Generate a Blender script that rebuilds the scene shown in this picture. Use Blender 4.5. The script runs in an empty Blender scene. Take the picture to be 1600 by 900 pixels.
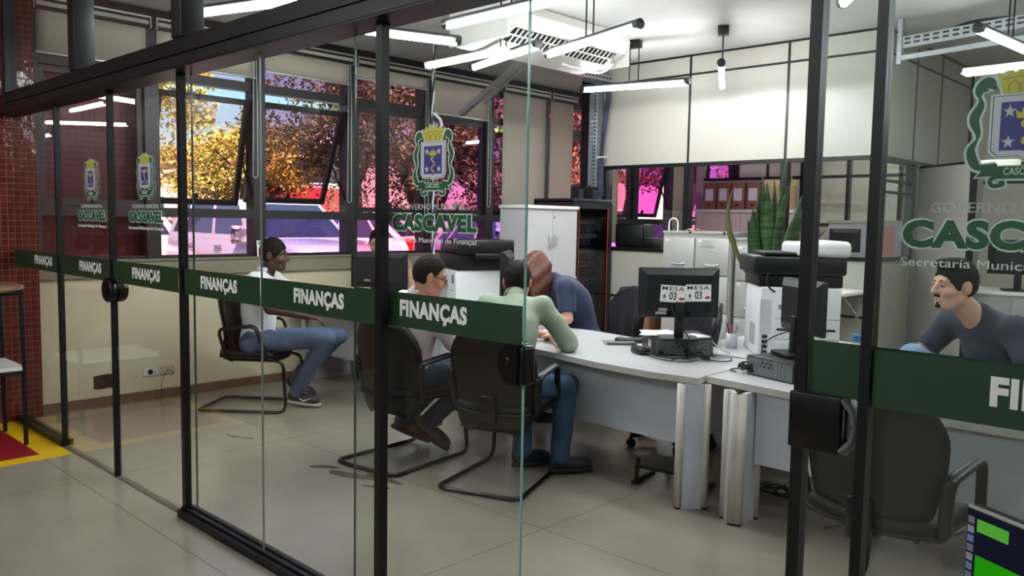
import bpy, bmesh, math, random
import numpy as np
from mathutils import Vector, Matrix
random.seed(7)
sc = bpy.context.scene
col = sc.collection
# ---------------------------------------------------------------- camera
cam_d = bpy.data.cameras.new('camera'); cam = bpy.data.objects.new('camera', cam_d); col.objects.link(cam)
_yaw, _pitch, _roll = math.radians(133.569), math.radians(-4.692), math.radians(0.986)
_f = Vector((math.cos(_yaw)*math.cos(_pitch), math.sin(_yaw)*math.cos(_pitch), math.sin(_pitch)))
_r = Vector((math.sin(_yaw), -math.cos(_yaw), 0)); _u = _r.cross(_f)
_r2 = math.cos(_roll)*_r + math.sin(_roll)*_u
_u2 = -math.sin(_roll)*_r + math.cos(_roll)*_u
cam.matrix_world = Matrix(((_r2.x, _u2.x, -_f.x, 0), (_r2.y, _u2.y, -_f.y, 0), (_r2.z, _u2.z, -_f.z, 1.58), (0, 0, 0, 1)))
cam_d.sensor_width = 36; cam_d.lens = 1280.84*36/1600; cam_d.clip_start = 0.05; cam_d.clip_end = 300
sc.camera = cam
# ---------------------------------------------------------------- sky, sun, exposure
w = bpy.data.worlds.new('sky'); sc.world = w; w.use_nodes = True
nt = w.node_tree; bg = nt.nodes['Background']
sky = nt.nodes.new('ShaderNodeTexSky'); sky.sky_type = 'NISHITA'; sky.sun_disc = False
sky.sun_elevation = math.radians(52); sky.sun_rotation = math.radians(60); sky.air_density = 1.0; sky.dust_density = 0.6; sky.ozone_density = 4.0
nt.links.new(sky.outputs['Color'], bg.inputs['Color']); bg.inputs['Strength'].default_value = 0.16
sun_d = bpy.data.lights.new('sun', 'SUN'); sun_d.energy = 12.0; sun_d.angle = math.radians(0.6); sun_d.color = (1, .94, .84)
sun = bpy.data.objects.new('sun', sun_d); col.objects.link(sun)
sun.rotation_euler = Vector((-.62, .25, -.80)).to_track_quat('-Z', 'Y').to_euler()
TUBE_POWER = 46.0            # radiance of the lit LED tubes
TUBE_WATTS = 4.0           # downward light of each tube
sc.view_settings.view_transform = 'Standard'; sc.view_settings.look = 'None'
sc.view_settings.exposure = 0.66; sc.view_settings.gamma = 1.0; sc.view_settings.use_curve_mapping = False
cy = sc.cycles
cy.max_bounces = 10; cy.diffuse_bounces = 4; cy.glossy_bounces = 5; cy.transmission_bounces = 4; cy.transparent_max_bounces = 48
cy.sample_clamp_indirect = 4.0; cy.use_denoising = True; cy.caustics_reflective = False; cy.caustics_refractive = False
# ---------------------------------------------------------------- materials
def s2l(c):
    return tuple((x/255/12.92 if x/255 <= .04045 else ((x/255+.055)/1.055)**2.4) for x in c)
MATS = {}
def mat(name, rgb, rough=.5, metal=0., spec=.5, vary=.06, vscale=9., bump=0., bscale=60., coat=0., sheen=0., emit=None, rgb2=None, stretch=None):
    """procedural principled material: base colour mottled by noise, optional bump"""
    if name in MATS: return MATS[name]
    m = bpy.data.materials.new(name); m.use_nodes = True; n = m.node_tree.nodes; L = m.node_tree.links
    b = n['Principled BSDF']; c = s2l(rgb)
    tc = n.new('ShaderNodeTexCoord'); vec = tc.outputs['Object']
    if stretch:
        mp = n.new('ShaderNodeMapping'); mp.inputs['Scale'].default_value = stretch; L.new(vec, mp.inputs['Vector']); vec = mp.outputs['Vector']
    nz = n.new('ShaderNodeTexNoise'); nz.inputs['Scale'].default_value = vscale; nz.inputs['Detail'].default_value = 4
    L.new(vec, nz.inputs['Vector'])
    cr = n.new('ShaderNodeValToRGB')
    if rgb2: a, z = c, s2l(rgb2)
    else: a, z = tuple(x*(1-vary) for x in c), tuple(min(1, x*(1+vary)) for x in c)
    cr.color_ramp.elements[0].position = .3; cr.color_ramp.elements[1].position = .7
    cr.color_ramp.elements[0].color = (*a, 1); cr.color_ramp.elements[1].color = (*z, 1)
    L.new(nz.outputs['Fac'], cr.inputs['Fac']); L.new(cr.outputs['Color'], b.inputs['Base Color'])
    b.inputs['Roughness'].default_value = rough; b.inputs['Metallic'].default_value = metal
    b.inputs['Specular IOR Level'].default_value = spec; b.inputs['Coat Weight'].default_value = coat
    b.inputs['Sheen Weight'].default_value = sheen
    if bump:
        n2 = n.new('ShaderNodeTexNoise'); n2.inputs['Scale'].default_value = bscale; n2.inputs['Detail'].default_value = 3
        L.new(vec, n2.inputs['Vector'])
        bp = n.new('ShaderNodeBump'); bp.inputs['Strength'].default_value = bump; bp.inputs['Distance'].default_value = .01
        L.new(n2.outputs['Fac'], bp.inputs['Height']); L.new(bp.outputs['Normal'], b.inputs['Normal'])
    if emit:
        b.inputs['Emission Color'].default_value = (*s2l(rgb), 1); b.inputs['Emission Strength'].default_value = emit
    MATS[name] = m; return m
def glass(name, tint=(1, 1, 1), base=.045, top=.9, rough=0.):
    """thin architectural glass: tinted see-through with Schlick reflection"""
    if name in MATS: return MATS[name]
    m = bpy.data.materials.new(name); m.use_nodes = True; n = m.node_tree.nodes; L = m.node_tree.links
    n.remove(n['Principled BSDF']); out = n['Material Output']
    tr = n.new('ShaderNodeBsdfTransparent'); tr.inputs['Color'].default_value = (*tint, 1)
    gl = n.new('ShaderNodeBsdfGlossy'); gl.inputs['Roughness'].default_value = rough
    lw = n.new('ShaderNodeLayerWeight'); lw.inputs['Blend'].default_value = .5
    p = n.new('ShaderNodeMath'); p.operation = 'POWER'; p.inputs[1].default_value = 5.0; L.new(lw.outputs['Facing'], p.inputs[0])
    mr = n.new('ShaderNodeMath'); mr.operation = 'MULTIPLY_ADD'; mr.inputs[1].default_value = top; mr.inputs[2].default_value = base; mr.use_clamp = True
    L.new(p.outputs[0], mr.inputs[0])
    mx = n.new('ShaderNodeMixShader'); L.new(mr.outputs[0], mx.inputs['Fac']); L.new(tr.outputs[0], mx.inputs[1]); L.new(gl.outputs[0], mx.inputs[2])
    L.new(mx.outputs[0], out.inputs['Surface']); MATS[name] = m; return m
def emission(name, rgb, k):
    if name in MATS: return MATS[name]
    m = bpy.data.materials.new(name); m.use_nodes = True; n = m.node_tree.nodes; L = m.node_tree.links
    n.remove(n['Principled BSDF']); e = n.new('ShaderNodeEmission'); e.inputs['Color'].default_value = (*rgb, 1); e.inputs['Strength'].default_value = k
    L.new(e.outputs[0], n['Material Output'].inputs['Surface']); MATS[name] = m; return m
def brick(name, rgb, rgb2, mortar, bw, bh, axes='yz', rough=.25, msize=.004, offset=0.):
    m = bpy.data.materials.new(name); m.use_nodes = True; n = m.node_tree.nodes; L = m.node_tree.links; b = n['Principled BSDF']
    tc = n.new('ShaderNodeTexCoord'); sp = n.new('ShaderNodeSeparateXYZ'); cb = n.new('ShaderNodeCombineXYZ')
    L.new(tc.outputs['Object'], sp.inputs[0])
    L.new(sp.outputs['XYZ'.index(axes[0].upper())], cb.inputs[0]); L.new(sp.outputs['XYZ'.index(axes[1].upper())], cb.inputs[1])
    br = n.new('ShaderNodeTexBrick'); br.offset = offset; br.inputs['Scale'].default_value = 1; br.inputs['Brick Width'].default_value = bw; br.inputs['Row Height'].default_value = bh
    br.inputs['Mortar Size'].default_value = msize; br.inputs['Mortar Smooth'].default_value = .1
    br.inputs['Color1'].default_value = (*s2l(rgb), 1); br.inputs['Color2'].default_value = (*s2l(rgb2), 1); br.inputs['Mortar'].default_value = (*s2l(mortar), 1)
    L.new(cb.outputs[0], br.inputs['Vector']); L.new(br.outputs['Color'], b.inputs['Base Color'])
    bp = n.new('ShaderNodeBump'); bp.invert = True; bp.inputs['Strength'].default_value = .5; bp.inputs['Distance'].default_value = .004; L.new(br.outputs['Fac'], bp.inputs['Height'])
    nz = n.new('ShaderNodeTexNoise'); nz.inputs['Scale'].default_value = 14; L.new(tc.outputs['Object'], nz.inputs['Vector'])
    b2 = n.new('ShaderNodeBump'); b2.inputs['Strength'].default_value = .35; b2.inputs['Distance'].default_value = .01; L.new(nz.outputs['Fac'], b2.inputs['Height']); L.new(bp.outputs['Normal'], b2.inputs['Normal'])
    L.new(b2.outputs['Normal'], b.inputs['Normal']); b.inputs['Roughness'].default_value = rough; MATS[name] = m; return m
# ---------------------------------------------------------------- object bookkeeping
def tag(o, label=None, cat=None, group=None, kind=None):
    if label: o['label'] = label
    if cat: o['category'] = cat
    if group: o['group'] = group
    if kind: o['kind'] = kind
    return o
def thing(name, label, cat, loc=(0, 0, 0), rz=0., group=None, kind=None):
    o = bpy.data.objects.new(name, None); col.objects.link(o); o.empty_display_size = .1
    o.location = loc; o.rotation_euler = (0, 0, rz)
    return tag(o, label, cat, group, kind)
def kids(o): return [c for c in bpy.data.objects if c.parent == o]
def copy_tree(o, parent=None):
    c = o.copy(); col.objects.link(c); c.parent = parent
    for k in kids(o): copy_tree(k, c)
    return c
class MB:
    """collects shapes and links them as one mesh object"""
    def __init__(s): s.v = []; s.f = []; s.sm = []
    def add(s, vs, fs, smooth=False, M=None):
        o = len(s.v)
        s.v += [tuple(M @ Vector(p)) if M is not None else tuple(p) for p in vs]
        s.f += [tuple(i+o for i in f) for f in fs]; s.sm += [smooth]*len(fs); return s
    def box(s, x0, x1, y0, y1, z0, z1, M=None):
        vs = [(x, y, z) for z in (z0, z1) for y in (y0, y1) for x in (x0, x1)]
        return s.add(vs, [(0, 2, 3, 1), (4, 5, 7, 6), (0, 1, 5, 4), (2, 6, 7, 3), (0, 4, 6, 2), (1, 3, 7, 5)], False, M)
    def rbox(s, x0, x1, y0, y1, z0, z1, r=.01, seg=2, M=None, smooth=True):
        bm = bmesh.new(); bmesh.ops.create_cube(bm, size=1)
        for v in bm.verts: v.co = Vector(((x0+x1)/2+v.co.x*(x1-x0), (y0+y1)/2+v.co.y*(y1-y0), (z0+z1)/2+v.co.z*(z1-z0)))
        r = min(r, .49*min(abs(x1-x0), abs(y1-y0), abs(z1-z0)))
        bmesh.ops.bevel(bm, geom=bm.edges[:], offset=r, segments=seg, profile=.5, affect='EDGES', clamp_overlap=True)
        bm.verts.ensure_lookup_table(); vs = [v.co.copy() for v in bm.verts]; fs = [tuple(v.index for v in f.verts) for f in bm.faces]; bm.free()
        return s.add(vs, fs, smooth, M)
    def bar(s, p0, p1, w, h, up=(0, 0, 1)):
        p0, p1 = Vector(p0), Vector(p1); d = (p1-p0).normalized(); up = Vector(up)
        if abs(d.dot(up)) > .98: up = Vector((0, 1, 0))
        a = d.cross(up).normalized()*w/2; b = a.cross(d).normalized()*h/2
        vs = [p+i*a+j*b for p in (p0, p1) for i, j in ((-1, -1), (1, -1), (1, 1), (-1, 1))]
        return s.add(vs, [(0, 1, 2, 3), (7, 6, 5, 4), (0, 4, 5, 1), (1, 5, 6, 2), (2, 6, 7, 3), (3, 7, 4, 0)])
    def tube(s, path, r, seg=10, closed=False, flat=None, cap=True):
        P = [Vector(p) for p in path]; n = len(P); R = r if isinstance(r, list) else [r]*n
        nrm = None; rings = []
        for i in range(n):
            a = P[(i-1) % n] if (closed or i > 0) else P[i]; b = P[(i+1) % n] if (closed or i < n-1) else P[i]
            t = (b-a).normalized() if (b-a).length > 1e-9 else Vector((0, 0, 1))
            if nrm is None:
                nrm = flat.copy() if isinstance(flat, Vector) else (Vector((0, 0, 1)) if abs(t.z) < .9 else Vector((1, 0, 0)))
            nrm = (nrm-t*nrm.dot(t)); nrm = nrm.normalized() if nrm.length > 1e-6 else t.orthogonal().normalized()
            bn = t.cross(nrm); rr = R[i]; rx, ry = rr if isinstance(rr, tuple) else (rr, rr)
            rings.append([P[i]+nrm*rx*math.cos(2*math.pi*k/seg)+bn*ry*math.sin(2*math.pi*k/seg) for k in range(seg)])
        vs = [v for g in rings for v in g]; fs = []
        for i in range(n if closed else n-1):
            for k in range(seg):
                a, b = i*seg, ((i+1) % n)*seg; fs.append((a+k, b+k, b+(k+1) % seg, a+(k+1) % seg))
        s.add(vs, fs, True)
        if not closed and cap: s.add(rings[0], [tuple(range(seg))]); s.add(rings[-1], [tuple(reversed(range(seg)))])
        return s
    def cyl(s, p0, p1, r, r1=None, seg=16): return s.tube([p0, p1], [r, r if r1 is None else r1], seg)
    def lathe(s, prof, seg=24, M=None, smooth=True):
        vs = []; fs = []; n = len(prof)
        for k in range(seg):
            a = 2*math.pi*k/seg; vs += [(r*math.cos(a), r*math.sin(a), z) for r, z in prof]
        for k in range(seg):
            for i in range(n-1): fs.append((k*n+i, ((k+1) % seg)*n+i, ((k+1) % seg)*n+i+1, k*n+i+1))
        return s.add(vs, fs, smooth, M)
    def prism(s, poly, z0, z1, M=None, smooth=False):
        n = len(poly); vs = [(x, y, z0) for x, y in poly]+[(x, y, z1) for x, y in poly]
        return s.add(vs, [tuple(reversed(range(n))), tuple(range(n, 2*n))]+[(i, (i+1) % n, n+(i+1) % n, n+i) for i in range(n)], smooth, M)
    def grid(s, fn, nu, nv, thick=0., smooth=True, M=None):
        """sheet fn(u,v) -> (point); given a thickness along its normal"""
        P = [[Vector(fn(i/nu, j/nv)) for j in range(nv+1)] for i in range(nu+1)]
        if not thick:
            vs = [p for r in P for p in r]; W = nv+1
            return s.add(vs, [(i*W+j, (i+1)*W+j, (i+1)*W+j+1, i*W+j+1) for i in range(nu) for j in range(nv)], smooth, M)
        N = [[None]*(nv+1) for _ in range(nu+1)]
        for i in range(nu+1):
            for j in range(nv+1):
                du = P[min(i+1, nu)][j]-P[max(i-1, 0)][j]; dv = P[i][min(j+1, nv)]-P[i][max(j-1, 0)]; N[i][j] = du.cross(dv).normalized()
        W = nv+1; m = (nu+1)*W
        vs = [P[i][j]+N[i][j]*thick/2 for i in range(nu+1) for j in range(W)]+[P[i][j]-N[i][j]*thick/2 for i in range(nu+1) for j in range(W)]
        fs = []
        for i in range(nu):
            for j in range(nv):
                a, b, c, d = i*W+j, (i+1)*W+j, (i+1)*W+j+1, i*W+j+1; fs += [(a, b, c, d), (m+d, m+c, m+b, m+a)]
        rim = [i*W for i in range(nu)]+[nu*W+j for j in range(nv)]+[i*W+nv for i in range(nu, 0, -1)]+[j for j in range(nv, 0, -1)]
        for k in range(len(rim)):
            a, b = rim[k], rim[(k+1) % len(rim)]; fs.append((a, m+a, m+b, b))
        return s.add(vs, fs, smooth, M)
    def mesh(s, name):
        me = bpy.data.meshes.new(name); me.from_pydata(s.v, [], s.f); me.polygons.foreach_set('use_smooth', s.sm); me.update(); return me
    def build(s, name, m, parent=None, **kw):
        me = s.mesh(name); me.materials.append(m); o = bpy.data.objects.new(name, me); col.objects.link(o); o.parent = parent
        return tag(o, **kw)
def inst(name, me, parent, loc=(0, 0, 0)):
    o = bpy.data.objects.new(name, me); col.objects.link(o); o.parent = parent; o.location = loc; return o
def fillet(pts, r, n=5, closed=False):
    pts = [Vector(p) for p in pts]; out = []; N = len(pts)
    for i in range(N):
        if not closed and i in (0, N-1): out.append(pts[i]); continue
        a, b, c = pts[i-1], pts[i], pts[(i+1) % N]
        d1, d2 = (a-b), (c-b); q = min(r, d1.length*.49, d2.length*.49); p, e = b+d1.normalized()*q, b+d2.normalized()*q
        for k in range(n+1):
            t = k/n; out.append((1-t)**2*p+2*t*(1-t)*b+t*t*e)
    return out
def catmull(pts, n=6):
    P = [Vector(p) for p in pts]; P = [2*P[0]-P[1]]+P+[2*P[-1]-P[-2]]; out = []
    for i in range(1, len(P)-2):
        for k in range(n):
            t = k/n; a, b, c, d = P[i-1:i+3]
            out.append(.5*((2*b)+(c-a)*t+(2*a-5*b+4*c-d)*t*t+(3*b-a-3*c+d)*t**3))
    out.append(P[-2]); return out
def lettering(s, width, height, bold=0., depth=.0006, space=0.):
    """mesh of the text in the XZ plane facing -Y, from x=0..width, z=0..height"""
    cu = bpy.data.curves.new('lettering', 'FONT'); cu.body = s; cu.size = 1; cu.offset = bold; cu.space_character = 1+bold*1.6+space; cu.extrude = .01; cu.resolution_u = 4
    o = bpy.data.objects.new('lettering', cu); col.objects.link(o); dg = bpy.context.evaluated_depsgraph_get(); dg.update()
    me = bpy.data.meshes.new_from_object(o.evaluated_get(dg)); bpy.data.objects.remove(o)
    vs = [v.co.copy() for v in me.vertices]
    x0, x1 = min(v.x for v in vs), max(v.x for v in vs); y0, y1 = min(v.y for v in vs), max(v.y for v in vs)
    for v in me.vertices:
        c = v.co; v.co = ((c.x-x0)/(x1-x0)*width, -depth if c.z > 0 else 0, (c.y-y0)/(y1-y0)*height)
    return me
def put_text(name, s, m, parent, x, y, z, w, h, bold=0., label=None):
    me = lettering(s, w, h, bold); me.materials.append(m); o = inst(name, me, parent, (x, y, z)); return tag(o, label)
# ---------------------------------------------------------------- signed-distance modelling for people and soft things
class SDF:
    def __init__(s, lo, hi, vox):
        s.lo = np.array(lo, np.float32); s.h = vox; s.n = np.ceil((np.array(hi)-s.lo)/vox).astype(int)+1
        s.d = np.full(s.n, .08, np.float32)
    def _win(s, lo, hi, m):
        a = np.maximum(np.floor((np.array(lo)-m-s.lo)/s.h).astype(int), 0); b = np.minimum(np.ceil((np.array(hi)+m-s.lo)/s.h).astype(int)+1, s.n)
        if (b <= a).any(): return None, None
        ax = [(s.lo[i]+s.h*np.arange(a[i], b[i])).astype(np.float32) for i in range(3)]
        X, Y, Z = np.meshgrid(*ax, indexing='ij', sparse=True); return (slice(a[0], b[0]), slice(a[1], b[1]), slice(a[2], b[2])), (X, Y, Z)
    def _mix(s, w, d, k, op):
        o = s.d[w]
        if op == 'u':
            if k > 0: h = np.clip(.5+.5*(o-d)/k, 0, 1); s.d[w] = o*(1-h)+d*h-k*h*(1-h)
            else: s.d[w] = np.minimum(o, d)
        elif op == 's':
            if k > 0: h = np.clip(.5-.5*(o+d)/k, 0, 1); s.d[w] = o*(1-h)-d*h+k*h*(1-h)
            else: s.d[w] = np.maximum(o, -d)
    def cone(s, a, b, ra, rb=None, k=.02, op='u'):
        a, b = np.array(a, np.float32), np.array(b, np.float32); rb = ra if rb is None else rb; R = max(ra, rb)
        w, g = s._win(np.minimum(a, b)-R, np.maximum(a, b)+R, .07)
        if w is None: return s
        ab = b-a; L = float(ab@ab)+1e-12
        t = np.clip(((g[0]-a[0])*ab[0]+(g[1]-a[1])*ab[1]+(g[2]-a[2])*ab[2])/L, 0, 1)
        d = np.sqrt((g[0]-a[0]-t*ab[0])**2+(g[1]-a[1]-t*ab[1])**2+(g[2]-a[2]-t*ab[2])**2)-(ra+(rb-ra)*t)
        s._mix(w, d, k, op); return s
    def ell(s, c, r, M=None, k=.02, op='u'):
        """ellipsoid radii r; M = 3x3 whose columns are its axes"""
        c = np.array(c, np.float32); R = max(r); w, g = s._win(c-R, c+R, .07)
        if w is None: return s
        X, Y, Z = g[0]-c[0], g[1]-c[1], g[2]-c[2]
        if M is not None:
            M = np.array(M, np.float32); X, Y, Z = (X*M[0, 0]+Y*M[1, 0]+Z*M[2, 0], X*M[0, 1]+Y*M[1, 1]+Z*M[2, 1], X*M[0, 2]+Y*M[1, 2]+Z*M[2, 2])
        q = np.sqrt((X/r[0])**2+(Y/r[1])**2+(Z/r[2])**2); q2 = np.sqrt((X/r[0]**2)**2+(Y/r[1]**2)**2+(Z/r[2]**2)**2)+1e-9
        s._mix(w, (q*(q-1)/q2).astype(np.float32), k, op); return s
    def path(s, pts, rs, k=.02, op='u'):
        for i in range(len(pts)-1): s.cone(pts[i], pts[i+1], rs[i], rs[i+1], k, op)
        return s
    def cut(s, p, n, k=0.):
        """keep the side of plane (p) that n points away from"""
        n = np.array(n, float); n = n/np.linalg.norm(n); ax = [s.lo[i]+s.h*np.arange(s.n[i]) for i in range(3)]
        X, Y, Z = np.meshgrid(*ax, indexing='ij', sparse=True); d = (X-p[0])*n[0]+(Y-p[1])*n[1]+(Z-p[2])*n[2]
        s.d = np.maximum(s.d, d.astype(np.float32)); return s
    def wrinkle(s, amp, freq, seed=0):
        rg = np.random.RandomState(seed); ax = [s.lo[i]+s.h*np.arange(s.n[i]) for i in range(3)]
        X, Y, Z = np.meshgrid(*ax, indexing='ij', sparse=True); t = 0
        for i in range(4):
            v = rg.normal(size=3); v = v/np.linalg.norm(v)*freq*(.6+.8*rg.rand()); t = t+np.sin(X*v[0]+Y*v[1]+Z*v[2]+rg.rand()*6+1.5*np.sin(Z*freq*.4+i))
        s.d = s.d+(amp*t/3).astype(np.float32); return s
    def mesh(s, name, smooth=2):
        d = s.d; d[0] = d[-1] = .05; d[:, 0] = d[:, -1] = .05; d[:, :, 0] = d[:, :, -1] = .05
        ins = d < 0; n = np.array(d.shape)-1
        c = sum(ins[i:i+n[0], j:j+n[1], k:k+n[2]].astype(np.int8) for i in (0, 1) for j in (0, 1) for k in (0, 1))
        act = np.argwhere((c > 0) & (c < 8)); idx = np.full(n, -1, np.int32); idx[tuple(act.T)] = np.arange(len(act))
        acc = np.zeros((len(act), 3)); cnt = np.zeros(len(act)); C = [(i, j, k) for i in (0, 1) for j in (0, 1) for k in (0, 1)]
        val = {q: d[act[:, 0]+q[0], act[:, 1]+q[1], act[:, 2]+q[2]] for q in C}
        for a in C:
            for x in range(3):
                if a[x]: continue
                b = list(a); b[x] = 1; b = tuple(b); va, vb = val[a], val[b]; m = (va < 0) != (vb < 0)
                t = np.where(m, va/np.where(m, va-vb, 1), 0); p = np.array(a, float)[None].repeat(len(act), 0); p[:, x] = t
                acc[m] += p[m]; cnt[m] += 1
        V = (act+acc/np.maximum(cnt, 1)[:, None])*s.h+s.lo
        F = []
        for x in range(3):
            sl0 = [slice(1, n[i]) for i in range(3)]; sl0[x] = slice(0, n[x]); sl1 = list(sl0); sl1[x] = slice(1, n[x]+1)
            A, B = ins[tuple(sl0)], ins[tuple(sl1)]; e = np.argwhere(A != B); off = np.array([1, 1, 1]); off[x] = 0; e0 = e+off; sg = A[tuple(e.T)]
            y, z = (x+1) % 3, (x+2) % 3; q = []
            for dy, dz in ((0, 0), (-1, 0), (-1, -1), (0, -1)):
                f = e0.copy(); f[:, y] += dy; f[:, z] += dz; q.append(idx[tuple(f.T)])
            q = np.array(q).T; q[~sg] = q[~sg][:, ::-1]; F.append(q)
        F = np.concatenate(F); F = F[(F >= 0).all(1)]
        for _ in range(smooth):
            S = np.zeros_like(V); N = np.zeros(len(V))
            for i in range(4):
                a, b = F[:, i], F[:, (i+1) % 4]; np.add.at(S, a, V[b]); np.add.at(N, a, 1)
            V = V*.5+.5*S/np.maximum(N, 1)[:, None]
        me = bpy.data.meshes.new(name); me.vertices.add(len(V)); me.vertices.foreach_set('co', V.astype(np.float32).ravel())
        me.loops.add(F.size); me.loops.foreach_set('vertex_index', F.astype(np.int32).ravel()); me.polygons.add(len(F))
        me.polygons.foreach_set('loop_start', np.arange(0, F.size, 4, dtype=np.int32))
        me.update(calc_edges=True); me.validate(); me.polygons.foreach_set('use_smooth', np.ones(len(me.polygons), bool)); return me
    def build(s, name, m, parent=None, smooth=2, **kw):
        me = s.mesh(name, smooth); me.materials.append(m); o = bpy.data.objects.new(name, me); col.objects.link(o); o.parent = parent; return tag(o, **kw)
# ---------------------------------------------------------------- the building
FX = -7.03      # inner face of the window wall
CZ = 3.28       # ceiling height
M_floor = None
def floor_mat():
    m = bpy.data.materials.new('polished_floor'); m.use_nodes = True; n = m.node_tree.nodes; L = m.node_tree.links; b = n['Principled BSDF']
    tc = n.new('ShaderNodeTexCoord')
    n1 = n.new('ShaderNodeTexNoise'); n1.inputs['Scale'].default_value = 1.3; n1.inputs['Detail'].default_value = 6; L.new(tc.outputs['Object'], n1.inputs['Vector'])
    cr = n.new('ShaderNodeValToRGB'); cr.color_ramp.elements[0].position = .3; cr.color_ramp.elements[1].position = .75
    cr.color_ramp.elements[0].color = (*s2l((132, 123, 109)), 1); cr.color_ramp.elements[1].color = (*s2l((154, 145, 130)), 1); L.new(n1.outputs['Fac'], cr.inputs['Fac'])
    # fine streaks of wear
    mp = n.new('ShaderNodeMapping'); mp.inputs['Scale'].default_value = (3, 26, 1); mp.inputs['Rotation'].default_value = (0, 0, .5); L.new(tc.outputs['Object'], mp.inputs['Vector'])
    n2 = n.new('ShaderNodeTexNoise'); n2.inputs['Scale'].default_value = 2.2; n2.inputs['Detail'].default_value = 5; L.new(mp.outputs['Vector'], n2.inputs['Vector'])
    mx = n.new('ShaderNodeMixRGB'); mx.blend_type = 'OVERLAY'; mx.inputs['Fac'].default_value = .06; L.new(cr.outputs['Color'], mx.inputs['Color1']); L.new(n2.outputs['Color'], mx.inputs['Color2'])
    # saw-cut joints
    br = n.new('ShaderNodeTexBrick'); br.offset = 0; br.inputs['Scale'].default_value = 1; br.inputs['Brick Width'].default_value = 2.4; br.inputs['Row Height'].default_value = 1.42; br.inputs['Mortar Size'].default_value = .004
    br.inputs['Color1'].default_value = br.inputs['Color2'].default_value = (1, 1, 1, 1); br.inputs['Mortar'].default_value = (.62, .6, .58, 1)
    mp2 = n.new('ShaderNodeMapping'); mp2.inputs['Location'].default_value = (.3, -.26, 0); L.new(tc.outputs['Object'], mp2.inputs['Vector']); L.new(mp2.outputs['Vector'], br.inputs['Vector'])
    mu = n.new('ShaderNodeMixRGB'); mu.blend_type = 'MULTIPLY'; mu.inputs['Fac'].default_value = 1; L.new(mx.outputs['Color'], mu.inputs['Color1']); L.new(br.outputs['Color'], mu.inputs['Color2'])
    hs = n.new('ShaderNodeHueSaturation'); hs.inputs['Saturation'].default_value = .92; L.new(mu.outputs['Color'], hs.inputs['Color']); L.new(hs.outputs['Color'], b.inputs['Base Color'])
    rr = n.new('ShaderNodeMapRange'); rr.inputs['To Min'].default_value = .17; rr.inputs['To Max'].default_value = .25; L.new(n2.outputs['Fac'], rr.inputs['Value']); L.new(rr.outputs['Result'], b.inputs['Roughness'])
    bp = n.new('ShaderNodeBump'); bp.inputs['Strength'].default_value = .035; bp.inputs['Distance'].default_value = .004; L.new(n2.outputs['Fac'], bp.inputs['Height']); L.new(bp.outputs['Normal'], b.inputs['Normal'])
    b.inputs['Specular IOR Level'].default_value = .65; b.inputs['Coat Weight'].default_value = .06; b.inputs['Coat Roughness'].default_value = .12
    return m
M_black = mat('black_painted_steel', (11, 12, 15), .38, spec=.35, vary=.15)
M_ceil = mat('painted_concrete', (196, 195, 192), .85, vary=.05, vscale=2.2, bump=.15, bscale=9)
M_plaster = mat('cream_plaster', (215, 203, 172), .8, vary=.05, vscale=4, bump=.2, bscale=25)
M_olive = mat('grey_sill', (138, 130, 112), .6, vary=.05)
M_brown = mat('brown_skirting', (112, 86, 68), .5, vary=.2, vscale=6, stretch=(1, 1, 8))
M_panel = mat('cream_laminate', (170, 168, 157), .30, vary=.02, vscale=2)
M_panel_g = mat('grey_laminate', (172, 166, 161), .45, vary=.03, vscale=3)
M_alu = mat('galvanised_steel', (168, 172, 174), .35, .8, vary=.08, vscale=30)
M_white = mat('white_laminate', (218, 217, 214), .4, vary=.02)
M_tile = brick('oxblood_mosaic', (100, 35, 29), (74, 24, 22), (112, 66, 58), .046, .046, 'yz', rough=.12, msize=.0035)
M_tile_out = brick('dark_mosaic', (78, 40, 40), (60, 30, 32), (92, 60, 60), .05, .05, 'yz', rough=.35, msize=.004)
def struct(name, b, m, parent=None, **kw):
    return b.build(name, m, parent, kind='structure' if parent is None else None, **kw)
struct('floor', MB().box(-7.1, 4.5, -6.6, 14.5, -.12, 0), floor_mat())
struct('ceiling', MB().box(-7.3, 4.6, -6.7, 14.6, CZ, CZ+.15), M_ceil)
struct('wall_right', MB().box(4.5, 4.6, -6.6, 14.5, 0, CZ), M_panel)
struct('wall_rear', MB().box(-7.0, 4.5, -6.7, -6.6, 0, CZ), mat('corridor_paint', (150, 148, 142), .7))
struct('wall_far', MB().box(-7.1, 4.5, 14.5, 14.6, 0, CZ), M_panel)
# window wall: plaster below the sill, tiled corridor end
struct('wall_left', MB().box(FX-.2, FX, 2.04, 14.5, 0, 1.06), M_plaster)
struct('wall_corridor_end', MB().box(FX-.2, FX+.09, -6.6, 2.04, 0, CZ), M_tile)
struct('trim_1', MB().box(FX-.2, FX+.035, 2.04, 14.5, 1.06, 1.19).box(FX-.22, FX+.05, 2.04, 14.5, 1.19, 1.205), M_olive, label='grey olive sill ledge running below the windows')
struct('baseboard_left', MB().box(FX, FX+.022, 2.04, 14.5, 0, .075).box(FX, FX+.03, 2.04, 14.5, .0, .035), M_brown)
struct('trim_2', MB().box(FX-.16, FX+.06, 2.04, 14.5, 3.12, CZ-.005), M_black, label='black steel lintel above the window blinds')
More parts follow.
